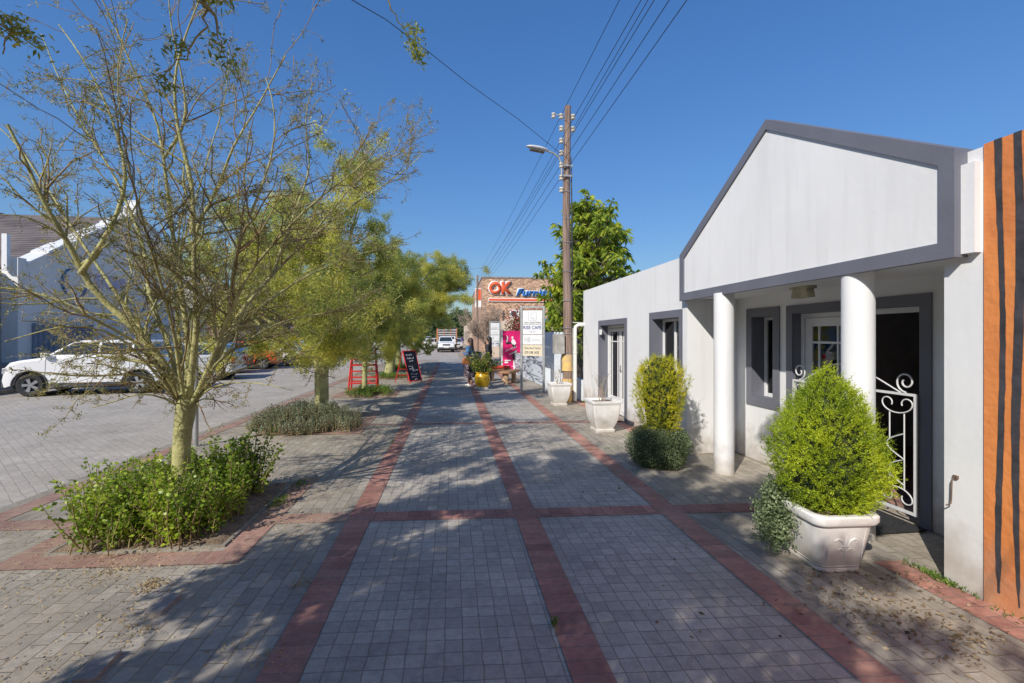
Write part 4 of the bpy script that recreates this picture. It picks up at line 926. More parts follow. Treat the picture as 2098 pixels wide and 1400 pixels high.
    for s in (-1, 1):
        MB().prism([(xl-.22,zl+.02),(xl+.035,zl-.07),(xl+.025,zl+.09),(xl-.20,zl+.13)], s*W*.985 if s < 0 else W*.66, s*W*.66 if s < 0 else W*.985, 'y').build('headlight', LAMP, e, bevel=.012)
        tz = top[-3][1]-.10 if kind != 'bakkie' else .95
        MB().box(xrmin+.0,xrmin+.20,s*W*.80 if s > 0 else -W*.985,s*W*.985 if s > 0 else -W*.80,tz-.18,tz+.02).build('tail_light', TAIL, e, bevel=.012)
        MB().box(xf(zB)-.22,xf(zB)-.06,s*(W-.01) if s > 0 else -W-.13,W+.13 if s > 0 else -(W-.01),zB+.02,zB+.15).build('mirror', paint, e, bevel=.03)
    MB().box(xfmax+.013,xfmax+.024,-.25,.25,top[1][1]-.06,top[1][1]+.05).build('number_plate', PLATE, e)
    MB().box(xrmin-.025,xrmin-.013,-.25,.25,top[-2][1]-.02,top[-2][1]+.09).build('number_plate', PLATE, e)
    if cladding:
        for wx in K['wh']:
            arc = [(wx+(r+.065)*math.cos(t), -W-.008, r+(r+.065)*math.sin(t)) for t in np.linspace(-.1, math.pi+.1, 16)]
            for sg in (-1, 1): MB().tube([(x, -sg*y, z) for x, y, z in arc], .022, 6).build('wheel_arch', DKPL, e, smooth=True)
        for sg in (-1, 1): MB().box(K['wh'][1]+r+.05,K['wh'][0]-r-.05,min(sg*(W-.04),sg*(W+.012)),max(sg*(W-.04),sg*(W+.012)),.24,.36).build('side_skirt', DKPL, e, bevel=.01)
    if detail:
        for s in (-1, 1):
            for x in (xf(zB)-.12, pil[0], pil[1]+.02 if kind != 'bakkie' else pil[1]+.12):
                MB().tube([(x,s*(W+.0015),zB-.02),(x+.02,s*(W+.0015),.45)], .005, 4).build('door_seam', BLACK, e)
        for s in (-1, 1):
            for x in (pil[0]+.12, pil[1]+.16):
                if kind == 'bakkie' and x < -.2: continue
                MB().box(x,x+.15,s*(W+.012)-.012,s*(W+.012)+.012,zB-.16,zB-.13).build('door_handle', paint, e, bevel=.008)
    for wx in K['wh']:
        for s in (-1, 1): wheel(e, wx, s*(W-.09), r, spokes=rims, side=s)
    # dark wheel wells
    b = MB()
    for wx in K['wh']: b.box(wx-r-.04,wx+r+.04,-W+.10,W-.10,.22,r*2+.03)
    b.box(-1.6,1.6,-W+.1,W-.1,.2,.34); b.build('underbody', BLACK, e)
    return e
CW, CS_, CO, CG, CR, CB = carpaint('white_paint', (.82,.82,.82)), carpaint('silver_paint', (.50,.51,.53)), carpaint('orange_red_paint', (.75,.09,.02)), carpaint('charcoal_paint', (.05,.055,.06)), carpaint('dark_red_paint', (.35,.02,.02)), carpaint('navy_paint', (.03,.05,.12))
HD = 190.7
th = math.radians(HD); fx, fy = math.cos(th), math.sin(th); lx, ly = -fy, fx   # forward, left
def park(rearx, reary, half=1.21, W=.8):   # near side rear wheel ground point -> centre
    # the side towards the camera is the right/left whichever has negative Y
    s = 1 if ly < 0 else -1
    return (rearx+fx*half - s*lx*(W-.05), reary+fy*half - s*ly*(W-.05), -.01)
c1 = make_car('white compact SUV with grey bumpers parked nose to the far kerb, nearest car', 'suv', CW, park(-9.33,15.0), HD, cladding=True, rims=5, scale=1.04)
make_car('silver hatchback parked behind the nearest white SUV', 'hatch', CS_, park(-9.0,19.0,1.24,.86), 188, cat='car')
make_car('dark grey hatchback between the silver and the orange red cars', 'hatch', CG, park(-10.05,22.3,1.24,.86), 188)
make_car('orange red hatchback with its tail to the street', 'hatch', CO, park(-9.7,25.2,1.24,.86), 189)
make_car('white hatchback parked just right of the orange red car', 'hatch', CW, park(-9.2,27.7,1.24,.86), 189, rims=9)
make_car('white sedan parked right of the white hatchback, beside the second tree trunk', 'sedan', CW, park(-9.3,30.6,1.3,.87), 188)
cs = [('silver car seen through the tree gap behind the red stand','sedan',CS_,33.6,-9.4,188),('white car right of the red stand behind the slim trunk','suv',CW,40.5,-9.4,200),('dark car parked between white cars beyond the red stand','hatch',CG,37.0,-9.6,188),
      ('white double wheel showing car left of the thick leaning trunk','bakkie',CW,58.0,-9.4,200),('navy car just beyond the white car left of the leaning trunk','hatch',CB,52.0,-9.6,190),('silver car parked farther beyond the forked trunk','hatch',CS_,66,-9.5,190),('dark red car far up the parking row','sedan',CR,47.0,-9.7,190)]
for lab, kd, pt_, yy, xx, hd in cs: make_car(lab, kd, pt_, (xx-1.1,yy,-.01), hd, detail=False, dark=(kd == 'bakkie'))
# far cars on the street
make_car('silver pickup facing the camera at the far left of the street', 'bakkie', CS_, at(877,698,86)[:2]+(-.01,), -83, detail=False, dark=True)
make_car('white car angled behind the white pickup truck', 'hatch', CW, at(888,700,62)[:2]+(-.01,), 30, detail=False)
make_car('white car half hidden behind the forked tree trunk', 'suv', CW, at(812,700,74)[:2]+(-.01,), -70, detail=False)
make_car('dark car far up the street left of the pickup', 'sedan', CG, at(862,700,110)[:2]+(-.01,), -70, detail=False)
make_car('grey car parked by the far kerb right of the truck', 'hatch', CS_, at(934,706,66)[:2]+(-.01,), -86, detail=False)
make_car('white car parked in the yard behind the second signboard', 'suv', CW, (4.9,27.5,-.01), 80, detail=True)
# white pickup in front of cattle frame truck
bx, by, _ = at(912,690,49)
pk = make_car('white pickup with dark grey bumper driving towards the camera', 'bakkie', CW, (bx,by+2.2,-.01), -87, 'vehicles standing in the street', 'pickup', 'pickup_truck', detail=True, dark=True, rims=6)
tx_, ty_, _ = at(916,690,55)
tk = empty('stake_truck', (tx_,ty_+2,-.01), math.radians(3), 'truck with high orange slatted stake body right behind the white pickup', 'truck', 'vehicles standing in the street')
TG = mat('truck_slats', (.45,.42,.48), .7, .1, 6); TO = mat('truck_posts', (.55,.22,.08), .6, .15, 6)
sl_ = MB(); ps = MB()
for k in range(5):
    z = 1.25+k*.30
    sl_.box(-1.15,1.15,-.02,.02,z,z+.15); 
    for s in (-1,1): sl_.box(s*1.15-.02,s*1.15+.02,.02,4.5,z,z+.15)
for x in (-1.17,-.4,.4,1.17): ps.box(x-.035,x+.035,-.06,-.02,1.0,2.75)
for y in (1.1,2.3,3.4,4.5):
    for s in (-1,1): ps.box(s*1.2-.03,s*1.2+.03,y-.04,y+.04,1.0,2.7)
sl_.build('slat_panel', TG, tk); ps.build('post', TO, tk)
MB().box(-1.2,1.2,0,4.6,.85,1.02).build('load_bed', TG, tk)
v = []; f = []
for i in range(13):
    t = i/12; x = -1.15+2.3*t; z = 2.72+.32*math.sin(math.pi*t)+.04*math.sin(t*17)
    v += [(x,.2,z),(x,4.4,z-.1)]
for i in range(12): f.append((2*i,2*i+2,2*i+3,2*i+1))
MB().add(v, f).build('load_cover', mat('bale_cover', (.50,.48,.50), .9, .3, 4), tk, smooth=2)
MB().box(-.95,.95,-1.9,-.2,.75,1.35).prism([(-1.9,1.35),(-1.6,1.74),(-.3,1.74),(-.2,1.35)], -.9, .9, 'x').build('cab', CW, tk, bevel=.06)
MB().add([(-.8,-1.89,1.42),(.8,-1.89,1.42),(.76,-1.66,1.68),(-.76,-1.66,1.68)], [(0,1,2,3)]).build('windscreen', CARGLASS, tk)
for y in (-1.3, 3.4):
    for s in (-1,1):
        w_ = wheel(tk, s*.95, y, .42, .24, 6, 1); w_.rotation_euler = (0,0,math.pi/2 if s < 0 else -math.pi/2)
# ================================================================== UTILITY POLE, WIRES
def utility_pole(loc, H, lab, full=True):
    e = empty('utility_pole', loc, 0, lab, 'utility pole', 'wooden poles carrying the street wires')
    m, nt, b = nodes('pole_wood') if 'pole_wood' not in MATS else (MATS['pole_wood'], None, None)
    if nt:
        tc = N(nt,'ShaderNodeTexCoord'); mp = N(nt,'ShaderNodeMapping'); mp.inputs['Scale'].default_value = (28,28,.9); nt.links.new(tc.outputs['Object'], mp.inputs[0])
        no = N(nt,'ShaderNodeTexNoise'); no.inputs['Scale'].default_value = 1.6; no.inputs['Detail'].default_value = 9; nt.links.new(mp.outputs[0], no.inputs['Vector'])
        cr = N(nt,'ShaderNodeValToRGB'); ee = cr.color_ramp.elements; ee[0].position = .33; ee[0].color = (.10,.065,.05,1); ee[1].position = .68; ee[1].color = (.40,.28,.22,1)
        nt.links.new(no.outputs['Fac'], cr.inputs[0]); nt.links.new(cr.outputs[0], b.inputs['Base Color']); b.inputs['Roughness'].default_value = .85
        bp = N(nt,'ShaderNodeBump'); bp.inputs['Strength'].default_value = .8; bp.inputs['Distance'].default_value = .015; nt.links.new(no.outputs['Fac'], bp.inputs['Height']); nt.links.new(bp.outputs[0], b.inputs['Normal']); MATS['pole_wood'] = m
    z = np.linspace(0, H, 16); MB().tube([(.02*math.sin(q),0,q) for q in z], list(.125-.045*z/H), 18).build('pole', m, e, smooth=True)
    CER = mat('insulator_ceramic', (.62,.58,.50), .3, .1, 10); ST = GALV
    for k in range(7):
        zz = H-.28-k*.315
        for s in ((-1,1) if k < 2 else (-1,)):
            x = s*(.155)
            c = MB().lathe([(.02,-.06),(.055,-.055),(.06,-.02),(.03,0),(.062,.025),(.05,.06),(.02,.065)], 14, (x,-.02,zz)); o = c.build('insulator', CER, e, smooth=True)
            MB().box(min(0,x),max(0,x),-.03,-.01,zz-.012,zz+.012).build('bolt', ST, o)
    if full:
        c = MB().lathe([(.02,-.06),(.05,-.055),(.055,-.02),(.03,0),(.055,.025),(.045,.06),(.02,.065)], 14, (-.36,-.02,H-.27)); c.build('insulator', CER, e, smooth=True)
        MB().box(-.36,-.15,-.03,-.01,H-.26,H-.235).build('bracket', ST, e)
    return e
PL = (2.93,11.55)
pole = utility_pole((PL[0],PL[1],0), 7.62, 'near tall brown wooden pole with ceramic insulators and a street lamp arm')
GL = mat('pole_yellow', (.72,.46,.13), .8, .3, 7, .6, 30, col2=(.42,.33,.24))
MB().tube([(0,0,.0),(0,0,.14),(0,0,.60)], [.145,.14,.137], 16).build('yellow_band', GL, pole, smooth=True); MB().tube([(0,0,.80),(0,0,1.22)], [.136,.134], 16).build('yellow_band', GL, pole, smooth=True)
MB().tube([(.16,-.06,0),(.155,-.06,1.9)], .035, 10).tube([(.21,-.02,0),(.205,-.02,1.2)], .025, 10).build('cable_pipe', GALV, pole, smooth=True)
MB().tube([(.14,-.03,1.8),(.12,-.02,4),(.10,-.02,6.3)], .012, 6).tube([(.13,-.06,1.8),(.13,-.07,4),(.10,-.07,6.0)], .009, 6).build('cable', BLACK, pole)
MB().box(-.36,-.10,-.16,.10,1.24,1.74).build('junction_box', mat('old_grey_box', (.40,.385,.35), .8, .2, 5, .4, 40), pole, bevel=.008)
MB().tube([(-.30,0,1.74),(-.26,0,1.86),(-.12,0,1.88)], .012, 6).tube([(-.22,0,1.74),(-.18,-.02,1.82),(-.1,-.02,1.80)], .01, 6).build('cable', BLACK, pole)
st = MB()
for zz in (1.28,1.75,1.9,2.6,3.35,4.1,4.7,5.4): st.tube([(.135*math.cos(t)*(1-.03*zz),.135*math.sin(t)*(1-.03*zz),zz) for t in np.linspace(0,6.28,18)], .008, 4)
st.build('steel_strap', GALV, pole)
arm = MB().tube([(-.13,-.03,5.72),(-.15,-.03,5.9),(-.155,-.03,6.12),(-.22,-.03,6.28),(-.36,-.03,6.38),(-.52,-.03,6.43)], .024, 10).box(-.15,.12,-.15,-.11,5.76,5.80).box(-.15,.12,-.15,-.11,6.02,6.06).build('lamp_arm', GALV, pole, smooth=True)
vs, fs = [], []
hd = MB(); n = 14
prof = [(-.50,.03,.02),(-.56,.075,.05),(-.70,.10,.065),(-.90,.095,.06),(-1.02,.06,.04),(-1.07,.015,.012)]
for x, wy_, hz in prof:
    for i in range(n):
        a = 2*math.pi*i/n; vs.append((x, -.03+wy_*math.cos(a), 6.44+(-x-.5)*.14+(hz*math.sin(a) if math.sin(a) > 0 else hz*.55*math.sin(a))))
for j in range(len(prof)-1):
    for i in range(n): fs.append((j*n+i, j*n+(i+1) % n, (j+1)*n+(i+1) % n, (j+1)*n+i))
fs.append(tuple(range(n))); fs.append(tuple((len(prof)-1)*n+i for i in range(n)))
lh = hd.add(vs, fs).build('lamp_head', mat('lamp_shell', (.55,.56,.57), .4, .05, 8), pole, smooth=True)
MB().prism([(-.60,6.40),(-.98,6.455),(-.98,6.43),(-.60,6.375)], -.10, .04, 'y').build('lamp_glass', mat('lamp_glass', (.14,.13,.11), .2, .2, 12), lh, bevel=.01)
pole2 = utility_pole((2.5,46.5,0), 7.9, 'far dark wooden pole in front of the brick shop', False)
WM = mat('wire_black', (.02,.02,.022), .6)
def sag(a, b, s, n=24): return [(a[0]+(b[0]-a[0])*t, a[1]+(b[1]-a[1])*t, a[2]+(b[2]-a[2])*t-4*s*t*(1-t)) for t in np.linspace(0,1,n)]
for k in range(6):
    z = 7.36-k*.315; dx = -.16 if k % 2 == 0 or k > 1 else .16
    P = sag((2.6-.16,-30,z+.1),(PL[0]+dx,PL[1]-.02,z),.35)[:-1] + sag((PL[0]+dx,PL[1]-.02,z),(2.5-.16,46.5,z+.27),.25)
    o = MB().tube(P, .006, 5).build('overhead_wire', WM); nm = ['topmost','second from the top','third from the top','fourth from the top','fifth from the top','lowest'][k]
    tag(o, '%s of the six bare wires strung along the street poles' % nm, 'wire', 'wires strung between the poles')
a_ = at(700,-12,5.2); b_ = at(875,104,7.0); P = [at(520,-170,3.6), a_, at(790,40,5.9), b_, at(960,172,8.2), at(1060,243,9.8), (PL[0]-.12,PL[1]-.05,6.33)]
tag(MB().tube(P, .0055, 5).build('overhead_wire', WM), 'single service wire crossing the sky from upper left to the lamp pole', 'wire')

# ================================================================== SIGNBOARDS
SW = mat('sign_white', (.80,.80,.79), .5, .03, 3); SCR = mat('sign_cream', (.78,.68,.50), .6, .05, 3); TK = mat('sign_text_dark', (.05,.05,.06), .6); TB = mat('sign_text_blue', (.03,.05,.24), .6); TL = mat('sign_text_pale', (.42,.43,.46), .6); TLB = mat('sign_text_lilac', (.30,.30,.55), .6)
def signboard(loc, rz, lab, wd, H, panels, posts=.035):
    e = empty('signboard', loc, rz, lab, 'signboard', 'business signboards on galvanised posts')
    for s in (-1,1): MB().box(s*wd/2-posts,s*wd/2+posts,-posts,posts,0,H).build('post', GALV, e, bevel=.005)
    MB().box(-wd/2+posts,wd/2-posts,-.025,.025,H-.05,H).build('top_rail', GALV, e)
    iw = wd-2*posts-.02
    for (z0, z1, mm, lines) in panels:
        p = MB().box(-iw/2,iw/2,-.045,-.03,z0,z1).build('sign_panel', mm, e, bevel=.002)
        for (body, fx, fz, fw, fh, m_, bold) in lines:
            t = text(body, -iw/2+iw*fx, -.0475, z0+(z1-z0)*fz, iw*fw, (z1-z0)*fh, m_, p, bold=bold)
    return e
P1 = gnd(1068,803); P2 = gnd(1115,805)
cx, cy = (P1[0]+P2[0])/2, (P1[1]+P2[1])/2; rz = math.atan2(P2[1]-P1[1], P2[0]-P1[0])
sb = signboard((cx,cy,0), rz*.7, 'near business signboard with cafe and tattoo panels on two galvanised posts', .68, 2.60, [
    (2.05,2.47,SW,[('THE COURTYARD',.06,.06,.88,.12,TK,.015)]),
    (1.75,2.04,SW,[('RISE CAFE',.03,.52,.93,.36,TB,.02),('breakfast & lunch',.30,.28,.4,.10,TLB,0),('open daily',.36,.12,.26,.10,TLB,0)]),
    (1.44,1.735,SW,[('HB',.10,.25,.30,.5,TL,-.005),('interiors',.48,.40,.42,.16,TL,0)]),
    (1.10,1.425,SCR,[('Tanky Bead Tattoos',.06,.56,.86,.27,TK,.006),('079 598 3435',.10,.16,.74,.28,TK,.012)])])
em = MB()
for a, b in (((-.12,2.17),(-.12,2.42)),((-.12,2.42),(.12,2.42)),((.12,2.42),(.12,2.17)),((.12,2.17),(-.12,2.17))): em.tube([(a[0],-.047,a[1]),(b[0],-.047,b[1])], .003, 4)
em.tube([(.05*math.cos(t),-.047,2.30+.07*math.sin(t)) for t in np.linspace(.7,5.6,16)], .004, 4); em.tube([(-.06,-.047,2.25),(0,-.047,2.20),(.06,-.047,2.25)], .003, 4)
em.build('emblem', TL, sb)
P1 = at(1014,746,28)
signboard((P1[0],P1[1],0), -.05, 'farther small signboard of stacked white panels beyond the women', .62, 2.62, [(2.15,2.52,SW,[('THE COURTYARD',.1,.12,.8,.1,TK,.01)]),(1.80,2.12,SW,[('HB interiors',.2,.3,.6,.2,TL,0)]),(1.42,1.77,SW,[('HB',.1,.3,.3,.4,TL,0)]),(1.08,1.39,SW,[('RISE CAFE',.05,.4,.9,.36,TB,.02)])])
# ---- blue board + post
e = empty('road_sign', at(1121,700,21.5)[:2]+(0,), 0, 'small blue board on a thin post behind the near signboard', 'sign')
MB().tube([(0,0,0),(0,0,2.7)], .03, 8).build('post', GALV, e); MB().box(-.17,.17,-.05,-.035,1.95,2.5).build('board', mat('blue_board', (.02,.28,.55), .5, .05, 4), e, bevel=.004)
# ---- sign post beside tree 1
e = empty('sign_post', gnd(401,915)[:2]+(0,), 0, 'plain galvanised street post standing behind the nearest tree trunk', 'post')
MB().tube([(0,0,0),(0,0,2.6)], .036, 12).build('post', GALV, e, smooth=True); MB().box(-.2,.2,.037,.045,2.1,2.6).build('sign_plate', GALV, e)
MB().tube([(-.036,0,2.2),(.0,.036,2.2),(.036,0,2.2)], .008, 6).build('clamp', GALV, e)

# ================================================================== PINK BANNER
bq = at(1048.5,720,20.8); e = empty('promo_banner', (bq[0],bq[1],0), -.03, 'bright pink banner with a dancer figure and white script lettering', 'banner')
PINK = mat('banner_pink', (.80,.005,.16), .6, .12, 2.5, .5, 6, col2=(.55,.01,.14), dist=.03); WF = mat('banner_white', (.85,.78,.80), .6)
nx, nz = 12, 24; vs = []; fs = []
for j in range(nz+1):
    for i in range(nx+1):
        x, z = -.41+.82*i/nx, .10+1.84*j/nz; vs.append((x, .012*math.sin(x*9+z*3)+.01*math.sin(z*8), z))
for j in range(nz):
    for i in range(nx): a = j*(nx+1)+i; fs.append((a,a+1,a+nx+2,a+nx+1))
MB().add(vs, fs).build('cloth', PINK, e, smooth=2)
MB().box(-.47,-.42,-.02,.02,0,2.0).box(.42,.47,-.02,.02,0,1.2).build('pole', FRAME, e)
fg = MB()
def sil(pts, y=-.03): fg.add([(x,y,z) for x, z in pts], [tuple(range(len(pts)))])
wf = MB()
def silw(pts, y=-.031): wf.add([(x,y,z) for x, z in pts], [tuple(range(len(pts)))])
silw([(-.03,1.42),(.02,1.60),(.14,1.52),(.20,1.36),(.12,1.30),(.02,1.34)]); silw([(-.02,1.60),(-.01,1.68),(.05,1.70),(.08,1.63),(.04,1.58)]); silw([(-.26,1.42),(-.22,1.66),(-.25,1.75),(-.19,1.70),(-.16,1.62),(-.21,1.42)]); silw([(.06,.62),(.14,.62),(.12,.22),(.07,.20)]); silw([(-.02,.34),(.08,.36),(.08,.32)])
sil([(-.28,1.40),(-.08,1.46),(.02,1.36),(.16,1.36),(.18,1.20),(.06,1.16),(-.02,1.36),(-.26,1.35)]); sil([(-.02,.98),(.22,1.10),(.22,.98),(-.0,.88)]); sil([(.04,.88),(.17,.92),(.17,.66),(.04,.64)])
fg.build('dancer_print', BLACK, e); wf.build('dancer_print', WF, e)
sw = MB(); 
for k, (x0, z0, x1, z1) in enumerate(((-.30,1.02,.20,1.24),(-.12,.86,.22,1.02))):
    L = []
    for i in range(60):
        t = i/59; L.append((x0+(x1-x0)*t+.02*math.sin(t*40), -.034, z0+(z1-z0)*t+.045*math.sin(t*38+k)))
    sw.tube(L, .010, 4)
for k, z in enumerate((.58,.48,.36,.28,.21)): sw.box(-.33,-.33+[.28,.16,.2,.24,.3][k],-.036,-.033,z,z+[.05,.07,.02,.04,.03][k])
sw.build('lettering', WF, e)

# ================================================================== BENCHES, POTS, PLANTERS
WOOD = mat('bench_wood', (.36,.18,.09), .7, .25, 6, .5, 20, col2=(.24,.12,.06)); LOG = mat('log_wood', (.45,.30,.18), .85, .25, 8, .6, 30)
CUSH = mat('red_cushion', (.68,.06,.03), .85, .1, 6, .3, 30)
def bench(lab, loc, rz, L, cushion):
    e = empty('rustic_bench', loc, rz, lab, 'bench', 'rustic benches by the fence')
    MB().box(-L/2,L/2,-.20,.20,.38,.46).build('seat', WOOD, e, bevel=.02)
    for s in (-1,1): MB().lathe([(.13,0),(.10,.05),(.085,.12),(.09,.38)], 12, (s*(L/2-.2),0,0)).build('leg', LOG, e, smooth=True)
    if cushion:
        c = MB().box(-L/2+.05,L/2-.05,-.21,.21,.465,.56).build('cushion', CUSH, None, bevel=.035); c.location = loc; c.rotation_euler = (0,0,rz); tag(c, 'long red seat cushion lying on the rear bench', 'cushion')
    return e
p = at(1022,775,17.4); bench('rear wooden bench covered by the red cushion', (p[0],p[1]+.2,0), .35, .95, True)
p = at(1045,785,16.6); bench('low wooden log bench beside the pink banner', (p[0],p[1],0), 1.1, 1.2, False)
# yellow pot
p = gnd(989.5,799); YP = mat('yellow_glaze', (.72,.42,.01), .25, .1, 5, spec=.6)
pot = empty('yellow_pot', (p[0],p[1]+.25,.05), 0, 'round bright yellow glazed pot with a leafy plant, on white stones', 'plant pot')
MB().lathe([(.13,0),(.19,.04),(.245,.15),(.255,.26),(.235,.38),(.20,.45),(.225,.475),(.225,.50),(.19,.50),(.185,.44)], 36).build('pot', YP, pot, smooth=True)
MB().lathe([(.001,.43),(.188,.435)], 20).build('soil', SOIL, pot)
g_ = Grower(91); r_ = g_.r
for k in range(60):
    P = g_.polyline((r_.normal()*.05,r_.normal()*.05,.42), (r_.normal()*.6,r_.normal()*.6,1), r_.uniform(.35,.9), .13, 0, 5); g_.tr.add(P, np.linspace(.006,.002,6), 4)
    n = 26; t = r_.uniform(.25,1,n); i = np.clip((t*5).astype(int),0,4); f = t*5-i; C = P[i]*(1-f)[:,None]+P[i+1]*f[:,None]; g_.lc.append(C); g_.ld.append(r_.normal(size=(n,3))+[0,0,-.1])
pl = link('stems', g_.tr.mesh('stems'), TWIG, pot); C = np.concatenate(g_.lc); D = np.concatenate(g_.ld)
link('foliage', leafmesh('foliage', C, D, .10*r_.uniform(.6,1.2,len(C)), .034, .25, r_), leafmat('pot_plant_leaf', (.035,.07,.015), (.40,.36,.06), (.14,.19,.03), .3, .4, 4), pot)
STN = mat('white_stone', (.62,.58,.50), .8, .1, 8, .4, 30)
for k in range(4):
    a = [3.6,4.4,5.2,1.2][k]; o = MB().lathe([(.02,-.01),(.07,0),(.085,.035),(.06,.07),(.02,.08)], 10, (0,0,0), 1.2, .9).build('stone', STN, loc=(p[0]+.2*math.cos(a),p[1]+.25+.2*math.sin(a),0), smooth=True)
    tag(o, ['leftmost pale stone propping the yellow pot','middle pale stone in front under the yellow pot','right pale stone propping the yellow pot','pale stone behind the yellow pot'][k], 'stone', 'stones under the yellow pot')
# white square planters
def square_planter(lab, loc, rz, s=1.0):
    e = empty('white_planter', loc, rz, lab, 'planter', 'tall white square planters')
    prof = [(0,.175),(.045,.18),(.055,.155),(.09,.165),(.17,.20),(.26,.225),(.38,.24),(.49,.246),(.495,.256),(.51,.256),(.515,.268),(.555,.272),(.555,.228),(.51,.215)]
    vs = []; fs = []
    for z, h in prof:
        c = .018
        for (a, b) in ((-1,-1),(1,-1),(1,1),(-1,1)):
            for (da, db) in (((c if a < 0 else 0),(c if b < 0 else 0)),):
                pass
        ring = [(-h+c,-h),(h-c,-h),(h,-h+c),(h,h-c),(h-c,h),(-h+c,h),(-h,h-c),(-h,-h+c)]
        vs += [(x*s,y*s,z*s) for x, y in ring]
    for j in range(len(prof)-1):
        for i in range(8): fs.append((j*8+i,j*8+(i+1) % 8,(j+1)*8+(i+1) % 8,(j+1)*8+i))
    fs.append(tuple(range(8)))
    MB().add(vs, fs).build('pot', WHITE2, e, smooth=True, bevel=.004)
    MB().box(-.21*s,.21*s,-.21*s,.21*s,.49*s,.515*s).build('soil', SOIL, e); return e
pa = square_planter('nearer tall white square planter with dry twigs, beside the left door', (2.66,7.93,0), .03)
pb = square_planter('farther white square planter at the foot of the utility pole', (2.60,11.05+.0,0), .03, .98)
def twigs(parent, seed, H, n, leaf, ox=0):
    g = Grower(seed); sp = dict(max=2, twig=0, n=[4,5], rad=[.005,.0028], ratio=[.6,.5], wig=[.1,.15], trop=[.05,.02], ang=(15,45), leafstep=.07, leafp=.8, per=2, clump=.01, flat=0)
    for k in range(n):
        g.limb(g.polyline((ox+g.r.normal()*.03,g.r.normal()*.03,.46), (g.r.normal()*.18,g.r.normal()*.18,1), H*g.r.uniform(.6,1), .07, .03, 6), .007, .002, 0, 1.0, .25, sp)
    link('stems', g.tr.mesh('stems'), BT, parent); C = np.concatenate(g.lc); D = np.concatenate(g.ld); link('foliage', leafmesh('foliage', C, D, .03, .012), leaf, parent)
twigs(pa, 5, .62, 9, LGREY); twigs(pb, 6, .65, 7, LGRASS, -.05)
# trough planter
tr = empty('trough_planter', (2.755,3.13,0), -.06, 'large chipped white trough planter with moulded rim holding the lime green bush', 'planter')
prof = [(0,.155,.19),(.012,.165,.20),(.03,.165,.20),(.034,.160,.195),(.05,.170,.205),(.054,.165,.20),(.07,.174,.21),(.30,.205,.25),(.36,.212,.257),(.365,.235,.28),(.385,.245,.29),(.42,.245,.29),(.43,.235,.28),(.43,.20,.245),(.38,.19,.235)]
vs = []; fs = []
def rr(hx, hy, c=.07, n=4):
    pts = []
    for (sx, sy, a0) in ((1,-1,-math.pi/2),(1,1,0),(-1,1,math.pi/2),(-1,-1,math.pi)):
        for i in range(n+1): a = a0+math.pi/2*i/n; pts.append((sx*(hx-c)+c*math.cos(a), sy*(hy-c)+c*math.sin(a)))
    return pts
for z, hx, hy in prof: vs += [(x,y,z) for x, y in rr(hx,hy)]
k = 20
for j in range(len(prof)-1):
    for i in range(k): fs.append((j*k+i,j*k+(i+1) % k,(j+1)*k+(i+1) % k,(j+1)*k+i))
fs.append(tuple(range(k))); MB().add(vs, fs).build('pot', WHITE2, tr, smooth=True)
MB().add([(x,y,.405) for x, y in rr(.20,.245)], [tuple(range(k))]).build('soil', SOIL, tr)
re = MB()   # moulded relief on the front
def R_(pts, rad): re.tube([(x, -.205-(z)*.145, z) for x, z in pts], rad, 6)
for s in (-1,1):
    R_([(s*.012,.20),(s*.03,.245),(s*.06,.262),(s*.085,.25),(s*.075,.235)], [.004,.008,.009,.006,.003]); R_([(s*.01,.17),(s*.035,.19),(s*.055,.18)], [.004,.006,.003])
    R_([(s*.125,.10),(s*.135,.32)], .0035)
R_([(0,.29),(0,.26),(0,.18),(0,.12)], [.002,.008,.006,.003]); R_([(-.03,.205),(.03,.205)], .005)
re.build('relief', WHITE2, tr, smooth=True)

# ================================================================== RED STAND + CHALKBOARD
a0 = gnd(718,808); a1 = gnd(766,797)
lx0 = Vector((a0[0],a0[1],0)); ww = .70
st = empty('ladder_stand', (-2.73,14.75,0), .10, 'red ladder shaped A frame stand standing behind the slim tree trunk', 'stand')
H = 1.42; dy = .42
for s in (-1,1):
    MB().tube([(s*.42,-dy,0),(s*.33,0,H)], .026, 4).build('leg', RED, st); MB().tube([(s*.42,dy,0),(s*.33,0,H)], .026, 4).build('leg', RED, st)
    MB().tube([(s*.375,-.2,.72),(s*.375,.2,.72)], .012, 6).build('brace', BLACK, st)
for k in range(8):
    t = .06+.88*k/7; y = -dy*(1-t); x = .42-.09*t; z = H*t
    MB().box(-x,x,y-.018,y+.018,z-.022,z+.022).build('rung', RED, st)
    if k in (1,4,6): MB().box(-x,x,-y-.018,-y+.018,z-.022,z+.022).build('rung', RED, st)
cb = empty('chalkboard_sign', (-1.60,17.3,0), .0, 'red framed A board with dark chalkboard face and chalk writing', 'sign'); cb.rotation_euler = (0,0,.92)
H = 1.18; dy = .36; hw = .33; CHB = mat('chalkboard', (.018,.022,.035), .7, .3, 5)
